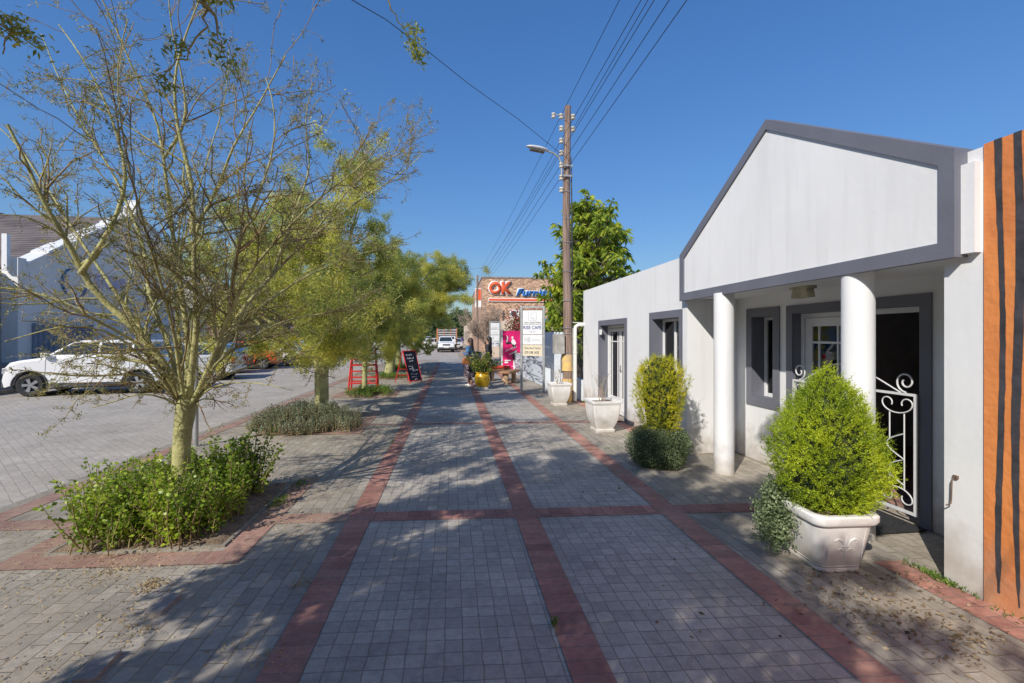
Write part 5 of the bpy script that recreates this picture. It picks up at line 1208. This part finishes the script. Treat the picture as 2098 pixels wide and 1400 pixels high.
# main frame faces -Y and leans back, rear legs behind
def bar(a, b, r_=.022): return MB().tube([a, b], r_, 4)
for s in (-1,1):
    bar((s*hw,-dy,0),(s*hw,0,H)).build('leg', RED, cb); bar((s*hw,dy,0),(s*hw,0,H)).build('leg', RED, cb); MB().tube([(s*hw,-.17,.5),(s*hw,.17,.5)], .008, 5).build('brace', RED, cb)
bar((-hw,-dy*.94,.07),(hw,-dy*.94,.07)).build('rail', RED, cb); bar((-hw,-.02,H-.03),(hw,-.02,H-.03)).build('rail', RED, cb); bar((-hw,dy*.8,.24),(hw,dy*.8,.24)).build('rail', RED, cb)
bd = MB().add([(-hw,-dy*.92-.004,.09),(hw,-dy*.92-.004,.09),(hw,-.03,H-.05),(-hw,-.03,H-.05)], [(0,1,2,3)]).build('board', CHB, cb)
ck = MB(); rgc = random.Random(4)
def cp(x, z): return (x, -dy*(1-z/H)-.014, z)
for row, (z0, h, x0, x1, dn) in enumerate(((.98,.09,-.24,.10,9),(.85,.09,-.22,.16,10),(.76,.05,-.12,.08,7),(.58,.05,-.22,-.02,6),(.46,.12,-.2,-.08,5),(.38,.22,-.06,.02,4),(.42,.09,.02,.22,7),(.28,.07,-.2,.14,9),(.20,.04,-.16,.18,10),(.10,.06,-.04,.12,6))):
    L = []
    for i in range(dn*3):
        t = i/(dn*3-1); L.append(cp(x0+(x1-x0)*t+rgc.uniform(-.02,.02), z0+h*(.5+.5*math.sin(i*2.2+row))*rgc.uniform(.3,1)))
    ck.tube(L, .006, 4)
ck.build('chalk_writing', mat('chalk', (.55,.55,.62), .9), cb)

# ================================================================== PEOPLE
SKIN = mat('skin', (.42,.24,.16), .55, .05, 8); SKIND = mat('skin_dark', (.16,.09,.06), .55, .05, 8)
def skinned(name, V, E, Rd, m, parent, sub=2):
    me = bpy.data.meshes.new(name); me.from_pydata(V, E, []); o = bpy.data.objects.new(name, me); COL.objects.link(o)
    s = o.modifiers.new('s', 'SKIN'); u = o.modifiers.new('u', 'SUBSURF'); u.levels = sub; u.render_levels = sub
    for i, r in enumerate(Rd): me.skin_vertices[0].data[i].radius = r if hasattr(r, '__len__') else (r, r)
    me.skin_vertices[0].data[0].use_root = True
    bpy.context.view_layer.update(); nm = bpy.data.meshes.new_from_object(o.evaluated_get(bpy.context.evaluated_depsgraph_get())); bpy.data.objects.remove(o)
    nm.name = name; nm.materials.clear(); return link(name, nm, m, parent, smooth=2)
def person(lab, loc, rz, H, arms, step=.12, skin=SKIN, top=None, bottom=None, hair=None, skirt=False, longhair=True, shoes=None, nm='person'):
    e = empty(nm, loc, rz, lab, 'person'); e.scale = (H/1.7,)*3
    V = [(0,0,.92),(0,0,1.08),(0,0,1.28),(0,0,1.40),(0,-.01,1.47),(0,-.02,1.53),(0,-.015,1.62),(0,0,1.67)]
    E = [(i,i+1) for i in range(7)]; R = [(.15,.11),(.125,.095),(.15,.105),(.12,.085),(.052,.052),(.070,.082),(.074,.092),(.05,.06)]
    def add(p, r, par): V.append(p); R.append(r); E.append((par, len(V)-1)); return len(V)-1
    for s in (-1,1):
        sh = add((s*.16,0,1.39), .055, 3); el, wr = arms[0 if s < 0 else 1]
        a = add(el, .042, sh); b = add(wr, .028, a); d = Vector(wr)-Vector(el); d.normalize(); pm = Vector(wr)+d*.06; c = add(tuple(pm), (.034,.018), b)
        side = Vector((0,1,0)).cross(d); side = side.normalized() if side.length > .1 else Vector((1,0,0))
        for k in range(4):
            q = pm+d*.03+side*(.022*(k-1.5)/1.2); j = add(tuple(q+d*.025), .0085, c); add(tuple(q+d*(.065-.008*abs(k-1.5))+Vector((0,.012,-.01))), .0075, j)
        j = add(tuple(Vector(wr)+d*.03+side*-.035), .0095, b); add(tuple(Vector(wr)+d*.065+side*-.05), .008, j)
        hp = add((s*.085,0,.86), (.085,.09), 0); kn = add((s*.09,-.02+s*step*.4,.48), (.055,.06), hp); an = add((s*.09,.02+s*step,.09), .036, kn)
        add((s*.095,-.10+s*step,.035), (.035,.028), an)
    body = skinned('body', V, E, R, skin, e)
    # face: nose, eyes, mouth, ears (face towards -Y)
    MB().lathe([(.004,-.02),(.014,-.012),(.010,.012),(.004,.03)], 8, (0,-.118,1.565)).build('nose', skin, body, smooth=True)
    for s in (-1,1):
        MB().lathe([(.001,-.008),(.010,0),(.001,.008)], 10, (s*.028,-.106,1.60)).build('eye', BLACK, body); MB().lathe([(.004,-.03),(.018,0),(.006,.03)], 8, (s*.076,.0,1.585), .5, 1).build('ear', skin, body, smooth=True)
    MB().box(-.022,.022,-.109,-.100,1.525,1.532).build('mouth', mat('lips', (.30,.08,.07), .5), body, bevel=.002)
    # top garment
    V2 = [(0,0,.93),(0,0,1.08),(0,0,1.28),(0,0,1.405),(0,-.005,1.44)]; E2 = [(0,1),(1,2),(2,3),(3,4)]; R2 = [(.175,.135),(.15,.12),(.175,.13),(.135,.10),(.075,.075)]
    for s in (-1,1):
        el, wr = arms[0 if s < 0 else 1]; V2.append((s*.165,0,1.385)); R2.append(.072); E2.append((3,len(V2)-1)); V2.append(el); R2.append(.058); E2.append((len(V2)-2,len(V2)-1))
        w2 = tuple(Vector(el)+(Vector(wr)-Vector(el))*.93); V2.append(w2); R2.append(.045); E2.append((len(V2)-2,len(V2)-1))
    skinned('jacket', V2, E2, R2, top, e)
    if skirt: MB().lathe([(.15,1.0),(.17,.92),(.20,.80),(.24,.55),(.275,.34),(.27,.335),(.2,.5)], 28, (0,0,0), 1, .85).build('skirt', bottom, e, smooth=True)
    else:
        V3 = [(0,0,.93)]; E3 = []; R3 = [(.165,.13)]
        for s in (-1,1):
            for p_, q_ in (((s*.085,0,.84),(.10,.10)),((s*.09,-.02+s*step*.4,.48),(.075,.078)),((s*.09,.02+s*step,.12),(.06,.06))):
                V3.append(p_); R3.append(q_); E3.append((0 if p_[2] > .8 else len(V3)-2, len(V3)-1))
        skinned('trousers', V3, E3, R3, bottom, e)
    for s in (-1,1):
        skinned('shoe', [(s*.09,.045+s*step,.04),(s*.092,-.05+s*step,.04),(s*.095,-.15+s*step,.03)], [(0,1),(1,2)], [(.042,.042),(.045,.04),(.036,.026)], shoes or FRAME, e)
    if hair:
        hm = MB(); cap = [(.001,.112)]+[(math.sin(t)*.098, math.cos(t)*.112) for t in np.linspace(.3,2.25,9)]+[(.001,-.07)]
        hm.lathe(cap[::-1], 18, (0,.022,1.615), .92, 1.08)
        if longhair: hm.lathe([(.001,1.04),(.03,1.07),(.085,1.18),(.105,1.32),(.108,1.45),(.10,1.56),(.07,1.64),(.001,1.67)], 18, (0,.058,0), .98, .60)
        hm.build('hair', hair, e, smooth=2)
    return e
HAIRM = mat('brown_hair', (.07,.038,.022), .5, .3, 40, .6, 60); HAIRB = mat('black_hair', (.018,.014,.012), .45, .3, 40, .6, 60)
DEN = mat('denim', (.07,.19,.38), .85, .3, 12, .4, 80); FLO, _nt, _b = nodes('floral_fabric'); MATS['floral_fabric'] = FLO
vo = N(_nt,'ShaderNodeTexVoronoi'); vo.inputs['Scale'].default_value = 26; tc_ = N(_nt,'ShaderNodeTexCoord'); _nt.links.new(tc_.outputs['Object'], vo.inputs['Vector'])
cr_ = N(_nt,'ShaderNodeValToRGB'); cr_.color_ramp.interpolation = 'CONSTANT'; cr_.color_ramp.elements[0].color = (.55,.38,.38,1); cr_.color_ramp.elements[1].position = .32; cr_.color_ramp.elements[1].color = (.035,.03,.045,1)
_nt.links.new(vo.outputs['Distance'], cr_.inputs[0]); _nt.links.new(cr_.outputs[0], _b.inputs['Base Color']); _b.inputs['Roughness'].default_value = .9
p = gnd(963,792)
person('woman in denim jacket and long floral skirt with a tan handbag, seen from behind', (p[0],p[1],0), math.radians(-118), 1.62, [((-.24,.02,1.12),(-.15,-.25,1.10)),((.25,.02,1.10),(.22,-.18,1.22))], .10, SKIN, DEN, FLO, HAIRM, True)
p = gnd(1001,786)
person('woman in dark jacket with long dark hair standing behind the yellow pot', (p[0],p[1],0), math.radians(-110), 1.66, [((-.25,.03,1.12),(-.24,-.05,.88)),((.25,.03,1.12),(.20,-.16,.95))], .10, SKIN, mat('dark_jacket', (.03,.026,.036), .8, .2, 9), BLACK, HAIRB, False)
# handbag hanging on the first woman's arm
TAN = mat('tan_leather', (.36,.13,.045), .5, .15, 8, .3, 30); p = at(955,735,15.0)
hb = empty('handbag', (p[0],p[1],.78), math.radians(12), 'tan leather handbag hanging from the arm of the woman in denim', 'handbag')
MB().prism([(-.15,0),(.15,0),(.12,.18),(.05,.22),(-.05,.22),(-.12,.18)], -.05, .05, 'y').build('bag_body', TAN, hb, bevel=.03); MB().tube([(-.08,0,.22),(-.07,0,.34),(0,0,.39),(.07,0,.34),(.08,0,.22)], .009, 6).build('handle', TAN, hb)
p = at(947,690,72)
BLU = mat('blue_overall', (.05,.055,.25), .8); REDT = mat('red_trousers', (.42,.05,.06), .8)
person('distant walker in blue jacket and red trousers on the far pavement', (p[0],p[1],0), math.radians(20), 1.75, [((-.25,.03,1.12),(-.26,-.03,.88)),((.25,.03,1.12),(.26,-.03,.88))], .15, SKIND, BLU, REDT, HAIRB, False, False, BLACK)
p = at(939.5,690,80)
person('distant person in a red top standing left of the blue walker', (p[0],p[1],0), math.radians(160), 1.65, [((-.25,.03,1.12),(-.26,-.03,.88)),((.25,.03,1.12),(.26,-.03,.88))], .05, SKIND, REDT, BLACK, HAIRB, False, False, BLACK)
# bin
p = at(977,690,24.5); e = empty('litter_bin', (p[0],p[1],0), 0, 'grey round litter bin with a dark rim beyond the two women', 'bin')
MB().lathe([(.20,0),(.24,.05),(.25,.78),(.23,.80)], 20).build('bin_body', mat('bin_concrete', (.38,.38,.37), .85, .1, 8), e, smooth=True); MB().lathe([(.255,.74),(.255,.86),(.20,.88),(.19,.80)], 20).build('rim', BLACK, e, smooth=True)

# ================================================================== FENCES, GARDEN WALLS
BW = mat('pale_blue_wall', (.76,.80,.84), .75, .06, 2.5, .3, 20); DB = mat('slate_blue', (.12,.15,.20), .7, .2, 4)
def fence(lab, a, b, hz, H, m, step=.115, wallm=BW):
    e = empty('railing_fence', (a[0],a[1],0), math.atan2(b[1]-a[1], b[0]-a[0]), lab, 'fence', 'fences beside the walkway'); L = math.hypot(b[0]-a[0], b[1]-a[1])
    if hz: MB().box(0,L,-.09,.09,0,hz).build('base_wall', wallm, e, bevel=.01)
    pk_ = MB(); n = int(L/step)
    for i in range(n+1): x = i*step; pk_.box(x-.009,x+.009,-.009,.009,hz,H).add([(x-.009,0,H),(x+.009,0,H),(x,0,H+.05)], [(0,1,2)])
    pk_.build('pickets', m, e); MB().box(0,L,-.015,.015,hz+.12,hz+.15).box(0,L,-.0152,.0152,H-.16,H-.13).build('rail', m, e)
    for i in range(int(L/2.4)+1): MB().box(i*2.4-.03,i*2.4+.03,-.03,.03,hz,H+.03).build('post', m, e)
    return e
fence('short dark railing over a pale low wall between pole and white shop', (3.42,11.62), (3.42,13.9), .55, 1.65, mat('dark_iron', (.06,.065,.07), .5))
fence('long white railing fence on a painted low wall behind the signboard', (3.42,14.4), (3.28,24.5), .75, 1.75, IRON)
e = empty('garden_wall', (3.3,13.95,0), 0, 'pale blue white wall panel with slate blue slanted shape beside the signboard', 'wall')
MB().box(-.50,.55,0,.18,0,1.82).build('wall', BW, e, bevel=.01); MB().add([(.02,-.004,0.02),(.45,-.004,.02),(.45,-.004,1.60),(.16,-.004,1.60),(.04,-.004,1.0)], [(0,1,2,3,4)]).build('slanted_shape', DB, e)  # pale panel, with a flat slate blue slanted polygon just off its front face
d = MB()
for k in range(4): d.box(.08,.30,-.010,-.005,.30+k*.36,.315+k*.36)
d.tube([(.0,-.008,.02),(.02,-.008,1.0),(.14,-.008,1.6)], .006, 4); d.build('painted_line', FRAME, e)
# mural figure on the low wall further on
e = empty('mural_wall', (3.12,15.2,0), math.radians(93), 'low garden wall painted with pale blue and white brush marks', 'wall')
MP, _nt, _b = nodes('mural_paint'); MATS['mural_paint'] = MP; no_ = N(_nt,'ShaderNodeTexNoise'); no_.inputs['Scale'].default_value = 5; no_.inputs['Detail'].default_value = 5; no_.inputs['Distortion'].default_value = 2
cr_ = N(_nt,'ShaderNodeValToRGB'); cr_.color_ramp.elements[0].position = .42; cr_.color_ramp.elements[0].color = (.10,.12,.17,1); cr_.color_ramp.elements[1].position = .54; cr_.color_ramp.elements[1].color = (.62,.68,.76,1)
_nt.links.new(no_.outputs[0], cr_.inputs[0]); _nt.links.new(cr_.outputs[0], _b.inputs['Base Color'])
MB().box(0,7.5,-.05,.05,0,.95).build('wall', MP, e, bevel=.01)
# bougainvillea
r = np.random.default_rng(17); C = np.concatenate([np.clip(r.normal(size=(1100,3)),-1.7,1.7)*[.42,.6,.42]+[3.5,22.2,2.2], np.clip(r.normal(size=(600,3)),-1.6,1.6)*[.22,.6,.45]+[3.4,18.6,1.3]]); D = r.normal(size=C.shape)
e = empty('bougainvillea', (3.3,22,0), 0, 'bougainvillea with magenta flowers sprawling over the fence by the banner', 'shrub')
def rel(me): o = link(me.name, me, None, e); o.matrix_parent_inverse = Matrix.Translation((-3.3,-22,0)); return o
o = rel(leafmesh('foliage', np.concatenate([C, C+r.normal(size=C.shape)*.15]), r.normal(size=(len(C)*2,3)), .10, .05)); o.data.materials.append(leafmat('bougain_leaf', (.06,.08,.02), (.30,.27,.10), (.16,.15,.05), .3, .6, 3))
o = rel(leafmesh('flowers', C[::1]+r.normal(size=C.shape)*.12, r.normal(size=C.shape), .09, .07)); o.data.materials.append(leafmat('bougain_flower', (.40,.01,.05), (.62,.08,.18), (.50,.02,.09), .35, .6, 3))
o = MB().tube([(3.3,22,0),(3.28,22.05,1.0),(3.3,22.2,2.1)], [.05,.04,.02], 7).build('stem', TWIG, e); o.matrix_parent_inverse = Matrix.Translation((-3.3,-22,0))

# ================================================================== BRICK FURNITURE SHOP
m, nt, b = nodes('brown_face_brick'); MATS['brick'] = m; L = nt.links.new
tc = N(nt,'ShaderNodeTexCoord'); sp = N(nt,'ShaderNodeSeparateXYZ'); L(tc.outputs['Object'], sp.inputs[0]); ad = N(nt,'ShaderNodeMath', operation='ADD'); L(sp.outputs['X'], ad.inputs[0]); L(sp.outputs['Y'], ad.inputs[1])
cb_ = N(nt,'ShaderNodeCombineXYZ'); L(ad.outputs[0], cb_.inputs['X']); L(sp.outputs['Z'], cb_.inputs['Y']); bt = N(nt,'ShaderNodeTexBrick')
for k_, v_ in (('Scale',1),('Brick Width',.23),('Row Height',.085),('Mortar Size',.009),('Mortar Smooth',.3)): bt.inputs[k_].default_value = v_
bt.inputs['Color1'].default_value = (.36,.17,.10,1); bt.inputs['Color2'].default_value = (.62,.38,.22,1); bt.inputs['Mortar'].default_value = (.42,.38,.33,1); L(cb_.outputs[0], bt.inputs['Vector'])
wn = N(nt,'ShaderNodeTexWhiteNoise'); sn = N(nt,'ShaderNodeVectorMath', operation='SNAP'); sn.inputs[1].default_value = (.23,.085,1); L(cb_.outputs[0], sn.inputs[0]); L(sn.outputs[0], wn.inputs['Vector'])
mr = N(nt,'ShaderNodeMapRange'); mr.inputs['To Min'].default_value = .55; mr.inputs['To Max'].default_value = 1.5; L(wn.outputs['Value'], mr.inputs['Value']); sc_ = N(nt,'ShaderNodeVectorMath', operation='SCALE'); L(bt.outputs[0], sc_.inputs[0]); L(mr.outputs[0], sc_.inputs['Scale']); L(sc_.outputs[0], b.inputs['Base Color']); b.inputs['Roughness'].default_value = .9
BRICK = m
BY = 50.0; br = empty('furniture_shop', (3.0,BY,0), 0, 'brown face brick furniture shop with orange and blue letters high on its side wall', 'building')
MB().box(.2,22,0,25,0,8.05).build('wall', BRICK, br); MB().box(.15,22.05,-.05,25.05,8.052,8.22).build('parapet', mat('parapet_brown', (.30,.22,.18), .9, .2, 4), br)
OR = mat('sign_orange', (.85,.13,.04), .5); BL = mat('sign_blue', (.015,.17,.52), .5)
def bsign(body, x, z, w_, h_, m_, bold, shear=0):
    for (mm, bo, y, gx) in ((SW, bold+.05, -.10, .10), (m_, bold, -.22, 0)):
        t = text(body, x-gx, y, z-gx, w_+2*gx, h_+2*gx, mm, br, bold=bo, shear=shear, name='sign_letters', ext=.06)
pxm = 50/940
o_ = at(1003,690,49.2)[0]-3.0
bsign('OK', o_, 1.68+85*pxm+.1, 2.55, 1.38, OR, .05)
bsign('Furniture', o_+3.0, 1.68+84*pxm, 5.0, .78, BL, .035, .25)
MB().box(o_-.1,o_+9.5,-.13,-.03,5.52,5.90).build('sign_stripe', SW, br); MB().box(o_-.02,o_+9.4,-.16,-.132,5.60,5.82).build('sign_stripe', OR, br)
ac = MB().box(3.2,4.25,-.42,-.04,2.9,4.6).build('air_conditioner', SW, br, bevel=.03)
for z in (4.18,3.42): MB().lathe([(.30,0),(.33,.02),(.02,.03)], 20).build('fan_grille', DKPL, ac)
for k_, o in enumerate([x for x in bpy.data.objects if x.name.startswith('fan_grille')]): o.rotation_euler = (math.pi/2,0,0); o.location = (3.62,-.425,4.18-.76*k_)
MB().box(-.55,.15,.5,.7,4.9,7.0).build('projecting_sign', SW, br); MB().box(-.5,.1,.46,.497,5.7,6.9).build('sign_face', OR, br)
# cream shops further on and canopy building
cr = empty('cream_shop', (2.9,77,0), 0, 'cream low shop with small gable farther along the right pavement', 'building'); CRM = mat('cream_plaster', (.66,.52,.40), .8, .08, 2)
MB().box(0,16,0,42,0,4.2).prism([(0,4.2),(6,4.2),(3,5.6)], 0, 10, 'y').build('wall', CRM, cr)
for k in range(5): MB().box(-.02,.05,3+k*7,5+k*7,.8,2.6).build('window', CARGLASS, cr)
ws = empty('white_shed', (4.4,37.5,0), 0, 'small pale gabled outbuilding behind the leafless tree', 'building')
MB().box(-1.2,7,0,8,0,2.5).prism([(-1.2,2.5),(3.2,2.5),(1.0,3.4)], 0, 8, 'y').build('wall', CRM, ws); MB().box(-.5,-.2,-.02,.0,1.2,2.2).build('window', CARGLASS, ws); MB().box(3.4,7,-.3,0,2.3,2.5).build('canopy', FRAME, ws)

# ================================================================== LEFT SIDE BUILDINGS
GW = mat('gable_white', (.82,.79,.75), .8, .05, 1.2, .4, 14, dist=.02)
RF, nt, b = nodes('corrugated_roof'); MATS['roof'] = RF; L = nt.links.new; tc = N(nt,'ShaderNodeTexCoord'); wv = N(nt,'ShaderNodeTexWave'); wv.bands_direction = 'Y'; wv.inputs['Scale'].default_value = 1.45; wv.inputs['Distortion'].default_value = .4; L(tc.outputs['Object'], wv.inputs['Vector'])
no = N(nt,'ShaderNodeTexNoise'); no.inputs['Scale'].default_value = .8; no.inputs['Detail'].default_value = 8; L(tc.outputs['Object'], no.inputs['Vector']); cr2 = N(nt,'ShaderNodeValToRGB'); cr2.color_ramp.elements[0].position = .35; cr2.color_ramp.elements[0].color = (.13,.10,.085,1); cr2.color_ramp.elements[1].position = .7; cr2.color_ramp.elements[1].color = (.27,.22,.19,1); L(no.outputs[0], cr2.inputs[0])
mr = N(nt,'ShaderNodeMapRange'); mr.inputs['To Min'].default_value = .45; L(wv.outputs['Fac'], mr.inputs['Value']); sc_ = N(nt,'ShaderNodeVectorMath', operation='SCALE'); L(cr2.outputs[0], sc_.inputs[0]); L(mr.outputs[0], sc_.inputs['Scale']); L(sc_.outputs[0], b.inputs['Base Color'])
bp = N(nt,'ShaderNodeBump'); bp.inputs['Distance'].default_value = .04; L(wv.outputs['Fac'], bp.inputs['Height']); L(bp.outputs[0], b.inputs['Normal']); b.inputs['Roughness'].default_value = .6
gb_ = empty('gabled_hall', (-16,25.8,0), 0, 'white Cape style building with capped gable wall and brown corrugated roof', 'building')
gy = 6.25
MB().prism([(-gy,0),(gy,0),(gy,4.35),(0,7.95),(-gy,4.35)], -.45, 0, 'x').build('gable_wall', GW, gb_)
MB().box(-.5,.05,-gy-.35,-gy,.0,4.62).build('corner_pier', GW, gb_, bevel=.01); MB().box(-.5,.05,gy,gy+.35,0,4.62).build('corner_pier', GW, gb_, bevel=.01)
cp_ = MB()
for s in (-1,1):
    for i in range(7):
        y0, y1 = s*(gy*(1-i/7)), s*(gy*(1-(i+1)/7)); z0, z1 = 4.4+3.6*i/7, 4.4+3.6*(i+1)/7
        st_ = .06 if i % 2 else 0
        cp_.prism([(y0,z0+st_),(y1,z1+st_),(y1,z1+.10+st_),(y0,z0+.10+st_)], -.55, .10, 'x')
cp_.box(-.5,.08,-.28,.28,7.9,8.3).box(-.42,0,-.16,.16,8.3,8.62).build('coping', FRAME, gb_)
MB().box(-10,-.46,-gy,gy,0,4.2).build('wall', GW, gb_)
rp = MB(); rp.add([(-.45,-gy,4.3),(-.45,0,7.75),(-16,0,7.75),(-16,-gy,4.3)], [(0,1,2,3)]); rp.add([(-.45,gy,4.3),(-.45,0,7.75),(-16,0,7.75),(-16,gy,4.3)], [(0,1,2,3)]); rp.build('roof', RF, gb_)
# main wing running along the street (towards the camera)
mw = MB().add([(-.6,-gy-.4,4.05),(-.6,-40,4.05),(-7.2,-40,8.1),(-7.2,6,8.1),(-7.2,-gy-.4,8.1),(-.6,-gy-.4,4.06)], [(0,1,2,4)]); mw.add([(-7.2,-gy-.4,8.1),(-7.2,4.5,8.1),(-3.6,-gy+2.2,5.9),(-.6,-gy-.38,4.05)], [(0,1,2,3)])
mw.build('wing_roof', RF, gb_); MB().box(-9,-2.6,-40,-gy-.4,0,4.0).build('wing_wall', mat('shop_wall_dark', (.22,.20,.19), .8, .1, 3), gb_)
MB().tube([(-.5,-gy-.42,4.0),(-.5,-40,4.0)], .09, 8).build('gutter', FRAME, gb_, smooth=True)
MB().box(-2.6,-.7,-40,-gy-.4,3.55,3.75).build('veranda_ceiling', FRAME, gb_)
MB().box(-.32,-.15,-gy-.55,-gy-.4,4.1,5.45).build('vent_pipe', FRAME, gb_)
PB = mat('brown_post', (.11,.035,.025), .5, .1, 5)
for k in range(8): MB().box(-.85,-.70,-gy-.75-k*3.0,-gy-.60-k*3.0,.72,3.6).build('veranda_post', PB, gb_)
for k in range(6):
    y0 = -gy-1.0-k*3.2; MB().box(-2.585,-2.5,y0-2.3,y0,1.55,3.2).build('shop_window', CARGLASS, gb_); MB().box(-2.582,-2.45,y0-2.3,y0,.75,1.5).build('shop_panel', SW, gb_)
MB().box(-2.6,1.2,-40,-gy-.4,.0,.72).box(1.2,1.5,-40,-gy-.6,0,.48).box(1.5,1.8,-40,-gy-.8,0,.24).build('step', mat('step_stone', (.30,.25,.20), .9, .2, 3, .4, 20), gb_, bevel=.01)
ga_ = MB(); y0 = -gy+.35
for k in range(24): ga_.box(.04,.075+(.02 if k % 2 else 0),y0+k*.115,y0+k*.115+.112,.05,2.15)
for k in range(12): ga_.box(.05,.065,y0+.1+k*.23,y0+.115+k*.23,2.15,2.45)
gt_ = empty('metal_gate', (-16,25.8,0), 0, 'blue grey ribbed metal gate with spikes against the white gable wall', 'gate'); GTM = mat('gate_blue_grey', (.20,.25,.33), .55, .1, 4)
ga_.build('gate_panel', GTM, gt_); MB().box(.03,.10,y0-.08,y0-.001,0,2.2).box(.03,.10,y0+2.765,y0+2.84,0,2.2).box(.1,.12,y0,y0+2.76,1.95,2.02).build('frame', GTM, gt_)
# painted roundels on the gable
BC = mat('mural_blue', (.02,.17,.38), .7, .2, 8); PC = mat('mural_lilac', (.50,.47,.62), .8, .1, 4)
for (cy_, cz_, rr_, th_) in ((-4.0,3.95,.62,.07),(-.2,3.55,.75,.05)):
    for (a0, a1) in ((1.6,4.4),(5.2,6.2)):
        MB().tube([(.02,cy_+rr_*math.cos(t),cz_+rr_*math.sin(t)) for t in np.linspace(a0,a1,14)], [th_*math.sin(math.pi*(i+.6)/15) for i in range(14)], 6).build('painted_logo', BC, gb_)
MB().box(.001,.006,-2.9,-.9,3.9,4.5).build('painted_lettering', PC, gb_)
MB().box(.001,.03,.6,1.5,3.4,4.2).build('window', CARGLASS, gb_)
# brown roofed building beyond, partly hidden
b2 = empty('brown_shop', (-16.5,36,0), 0, 'low brown shop with terracotta roof and dark windows beyond the white gable', 'building')
MB().box(-9,0,0,26,0,3.6).build('wall', mat('brown_wall', (.20,.12,.09), .85, .2, 2), b2)
MB().prism([(-9.5,3.6),(.9,3.6),(-4.3,6.4)], -.4, 26.4, 'y').build('roof', mat('terracotta_roof', (.34,.13,.08), .85, .25, 3), b2)
for k in range(6): 
    w_ = MB().box(0,.06,1.5+k*4,4.0+k*4,.9,2.7).build('window', FRAME, b2); MB().box(.062,.07,1.6+k*4,2.72+k*4,1.0,2.6).box(.062,.07,2.78+k*4,3.9+k*4,1.0,2.6).build('pane', CARGLASS, w_)
b3 = empty('pale_shop', (-17,66,0), 0, 'pale long building far behind the parked cars', 'building'); MB().box(-9,0,0,30,0,4.5).build('wall', CRM, b3); MB().prism([(-9.5,4.5),(.6,4.5),(-4.3,6.2)], -.4, 30.4, 'y').build('roof', RF, b3)
# ================================================================== FAR WOOD, HILL, HOUSES
nx, ny = 90, 40; vs = []; fs = []; r = np.random.default_rng(2)
def hz(x, y): return 17*max(0, min(1,(y-230)/190))**1.2*(1+.10*math.sin(x*.02+1)+.06*math.sin(x*.055)) + 1.2*math.sin(x*.13)*max(0,min(1,(y-230)/100))
for j in range(ny+1):
    for i in range(nx+1):
        x, y = -420+840*i/nx, 225+330*j/ny; vs.append((x,y,hz(x,y)-.2+r.normal()*.5*(y > 240)))
for j in range(ny):
    for i in range(nx): a = j*(nx+1)+i; fs.append((a,a+1,a+nx+2,a+nx+1))
tag(MB().add(vs, fs).build('hill', mat('hill_scrub', (.10,.12,.06), .95, .4, .08, col2=(.05,.07,.035)), smooth=2), kind='structure')
def cloud(n, xr_, yr_, zr, size, seed, hill=False):
    r = np.random.default_rng(seed); nc = n//60; X = r.uniform(*xr_, nc); Y = r.uniform(*yr_, nc); S = r.uniform(*zr, nc); C = []; D = []
    for x, y, s in zip(X, Y, S):
        z = hz(x,y) if hill else 0; q = r.normal(size=(60,3)); q /= np.linalg.norm(q, axis=1, keepdims=True); q *= r.uniform(.6,1.05,(60,1)); C.append(q*[s*.6,s*.6,s*.5]+[x,y,z+s*.5]); D.append(q+r.normal(size=(60,3))*.6)
    return leafmesh('wood', np.concatenate(C), np.concatenate(D), size, size*.7)
FW = leafmat('far_wood', (.03,.05,.02), (.17,.20,.07), (.08,.11,.04), .15, .8, .12)
o = link('far_trees', cloud(42000,(-190,60),(232,410),(4,7.5),1.9,3,True), FW); tag(o, 'mass of dark green trees covering the far hillside', 'trees', kind='stuff')
o = link('street_end_trees', cloud(14000,(-85,-22),(150,215),(5,8.5),1.1,4), FW); tag(o, 'row of bushy trees at the far end of the street', 'trees', kind='stuff')
for k, (px, py, w_, h_, mm, lab) in enumerate(((932,653,15,4.5,SW,'large white villa on the hilltop at the right of the gap'),(912,656,10,4,CRM,'cream house on the hill left of the white villa'),(883,655,10,4,CRM,'cream house with red roof near the left of the hilltop'),(898,660,8,3.5,CRM,'small pink house in the middle of the hill'),(921,663,7,3,SW,'little white house lower on the hill among trees'),(872,658,8,3.5,SW,'white house at the left end of the hilltop'),(938,662,6,3,CRM,'small cream house low on the right of the hill'))):
    t = 385 if k != 4 else 350; x, y, z = at(px, py, t); e = empty('hill_house', (x,y,z-h_*.6), .2*k, lab, 'house', 'houses on the far hill')
    MB().box(-w_/2,w_/2,0,w_*.6,-6,h_).build('wall', mm, e); 
    if k in (1,2,3): MB().prism([(-w_/2-.4,h_),(w_/2+.4,h_),(0,h_+1.6)], -.4, w_*.6+.4, 'y').build('roof', MATS['terracotta_roof'], e)
    else: MB().box(-w_/2-.3,w_/2+.3,-.3,w_*.6+.3,h_+.001,h_+.4).build('roof', mm, e)
    for q in (-.3,.05,.3): MB().box(w_*q-.7,w_*q+.7,-.06,-.01,h_*.3,h_*.75).build('window', CARGLASS, e)
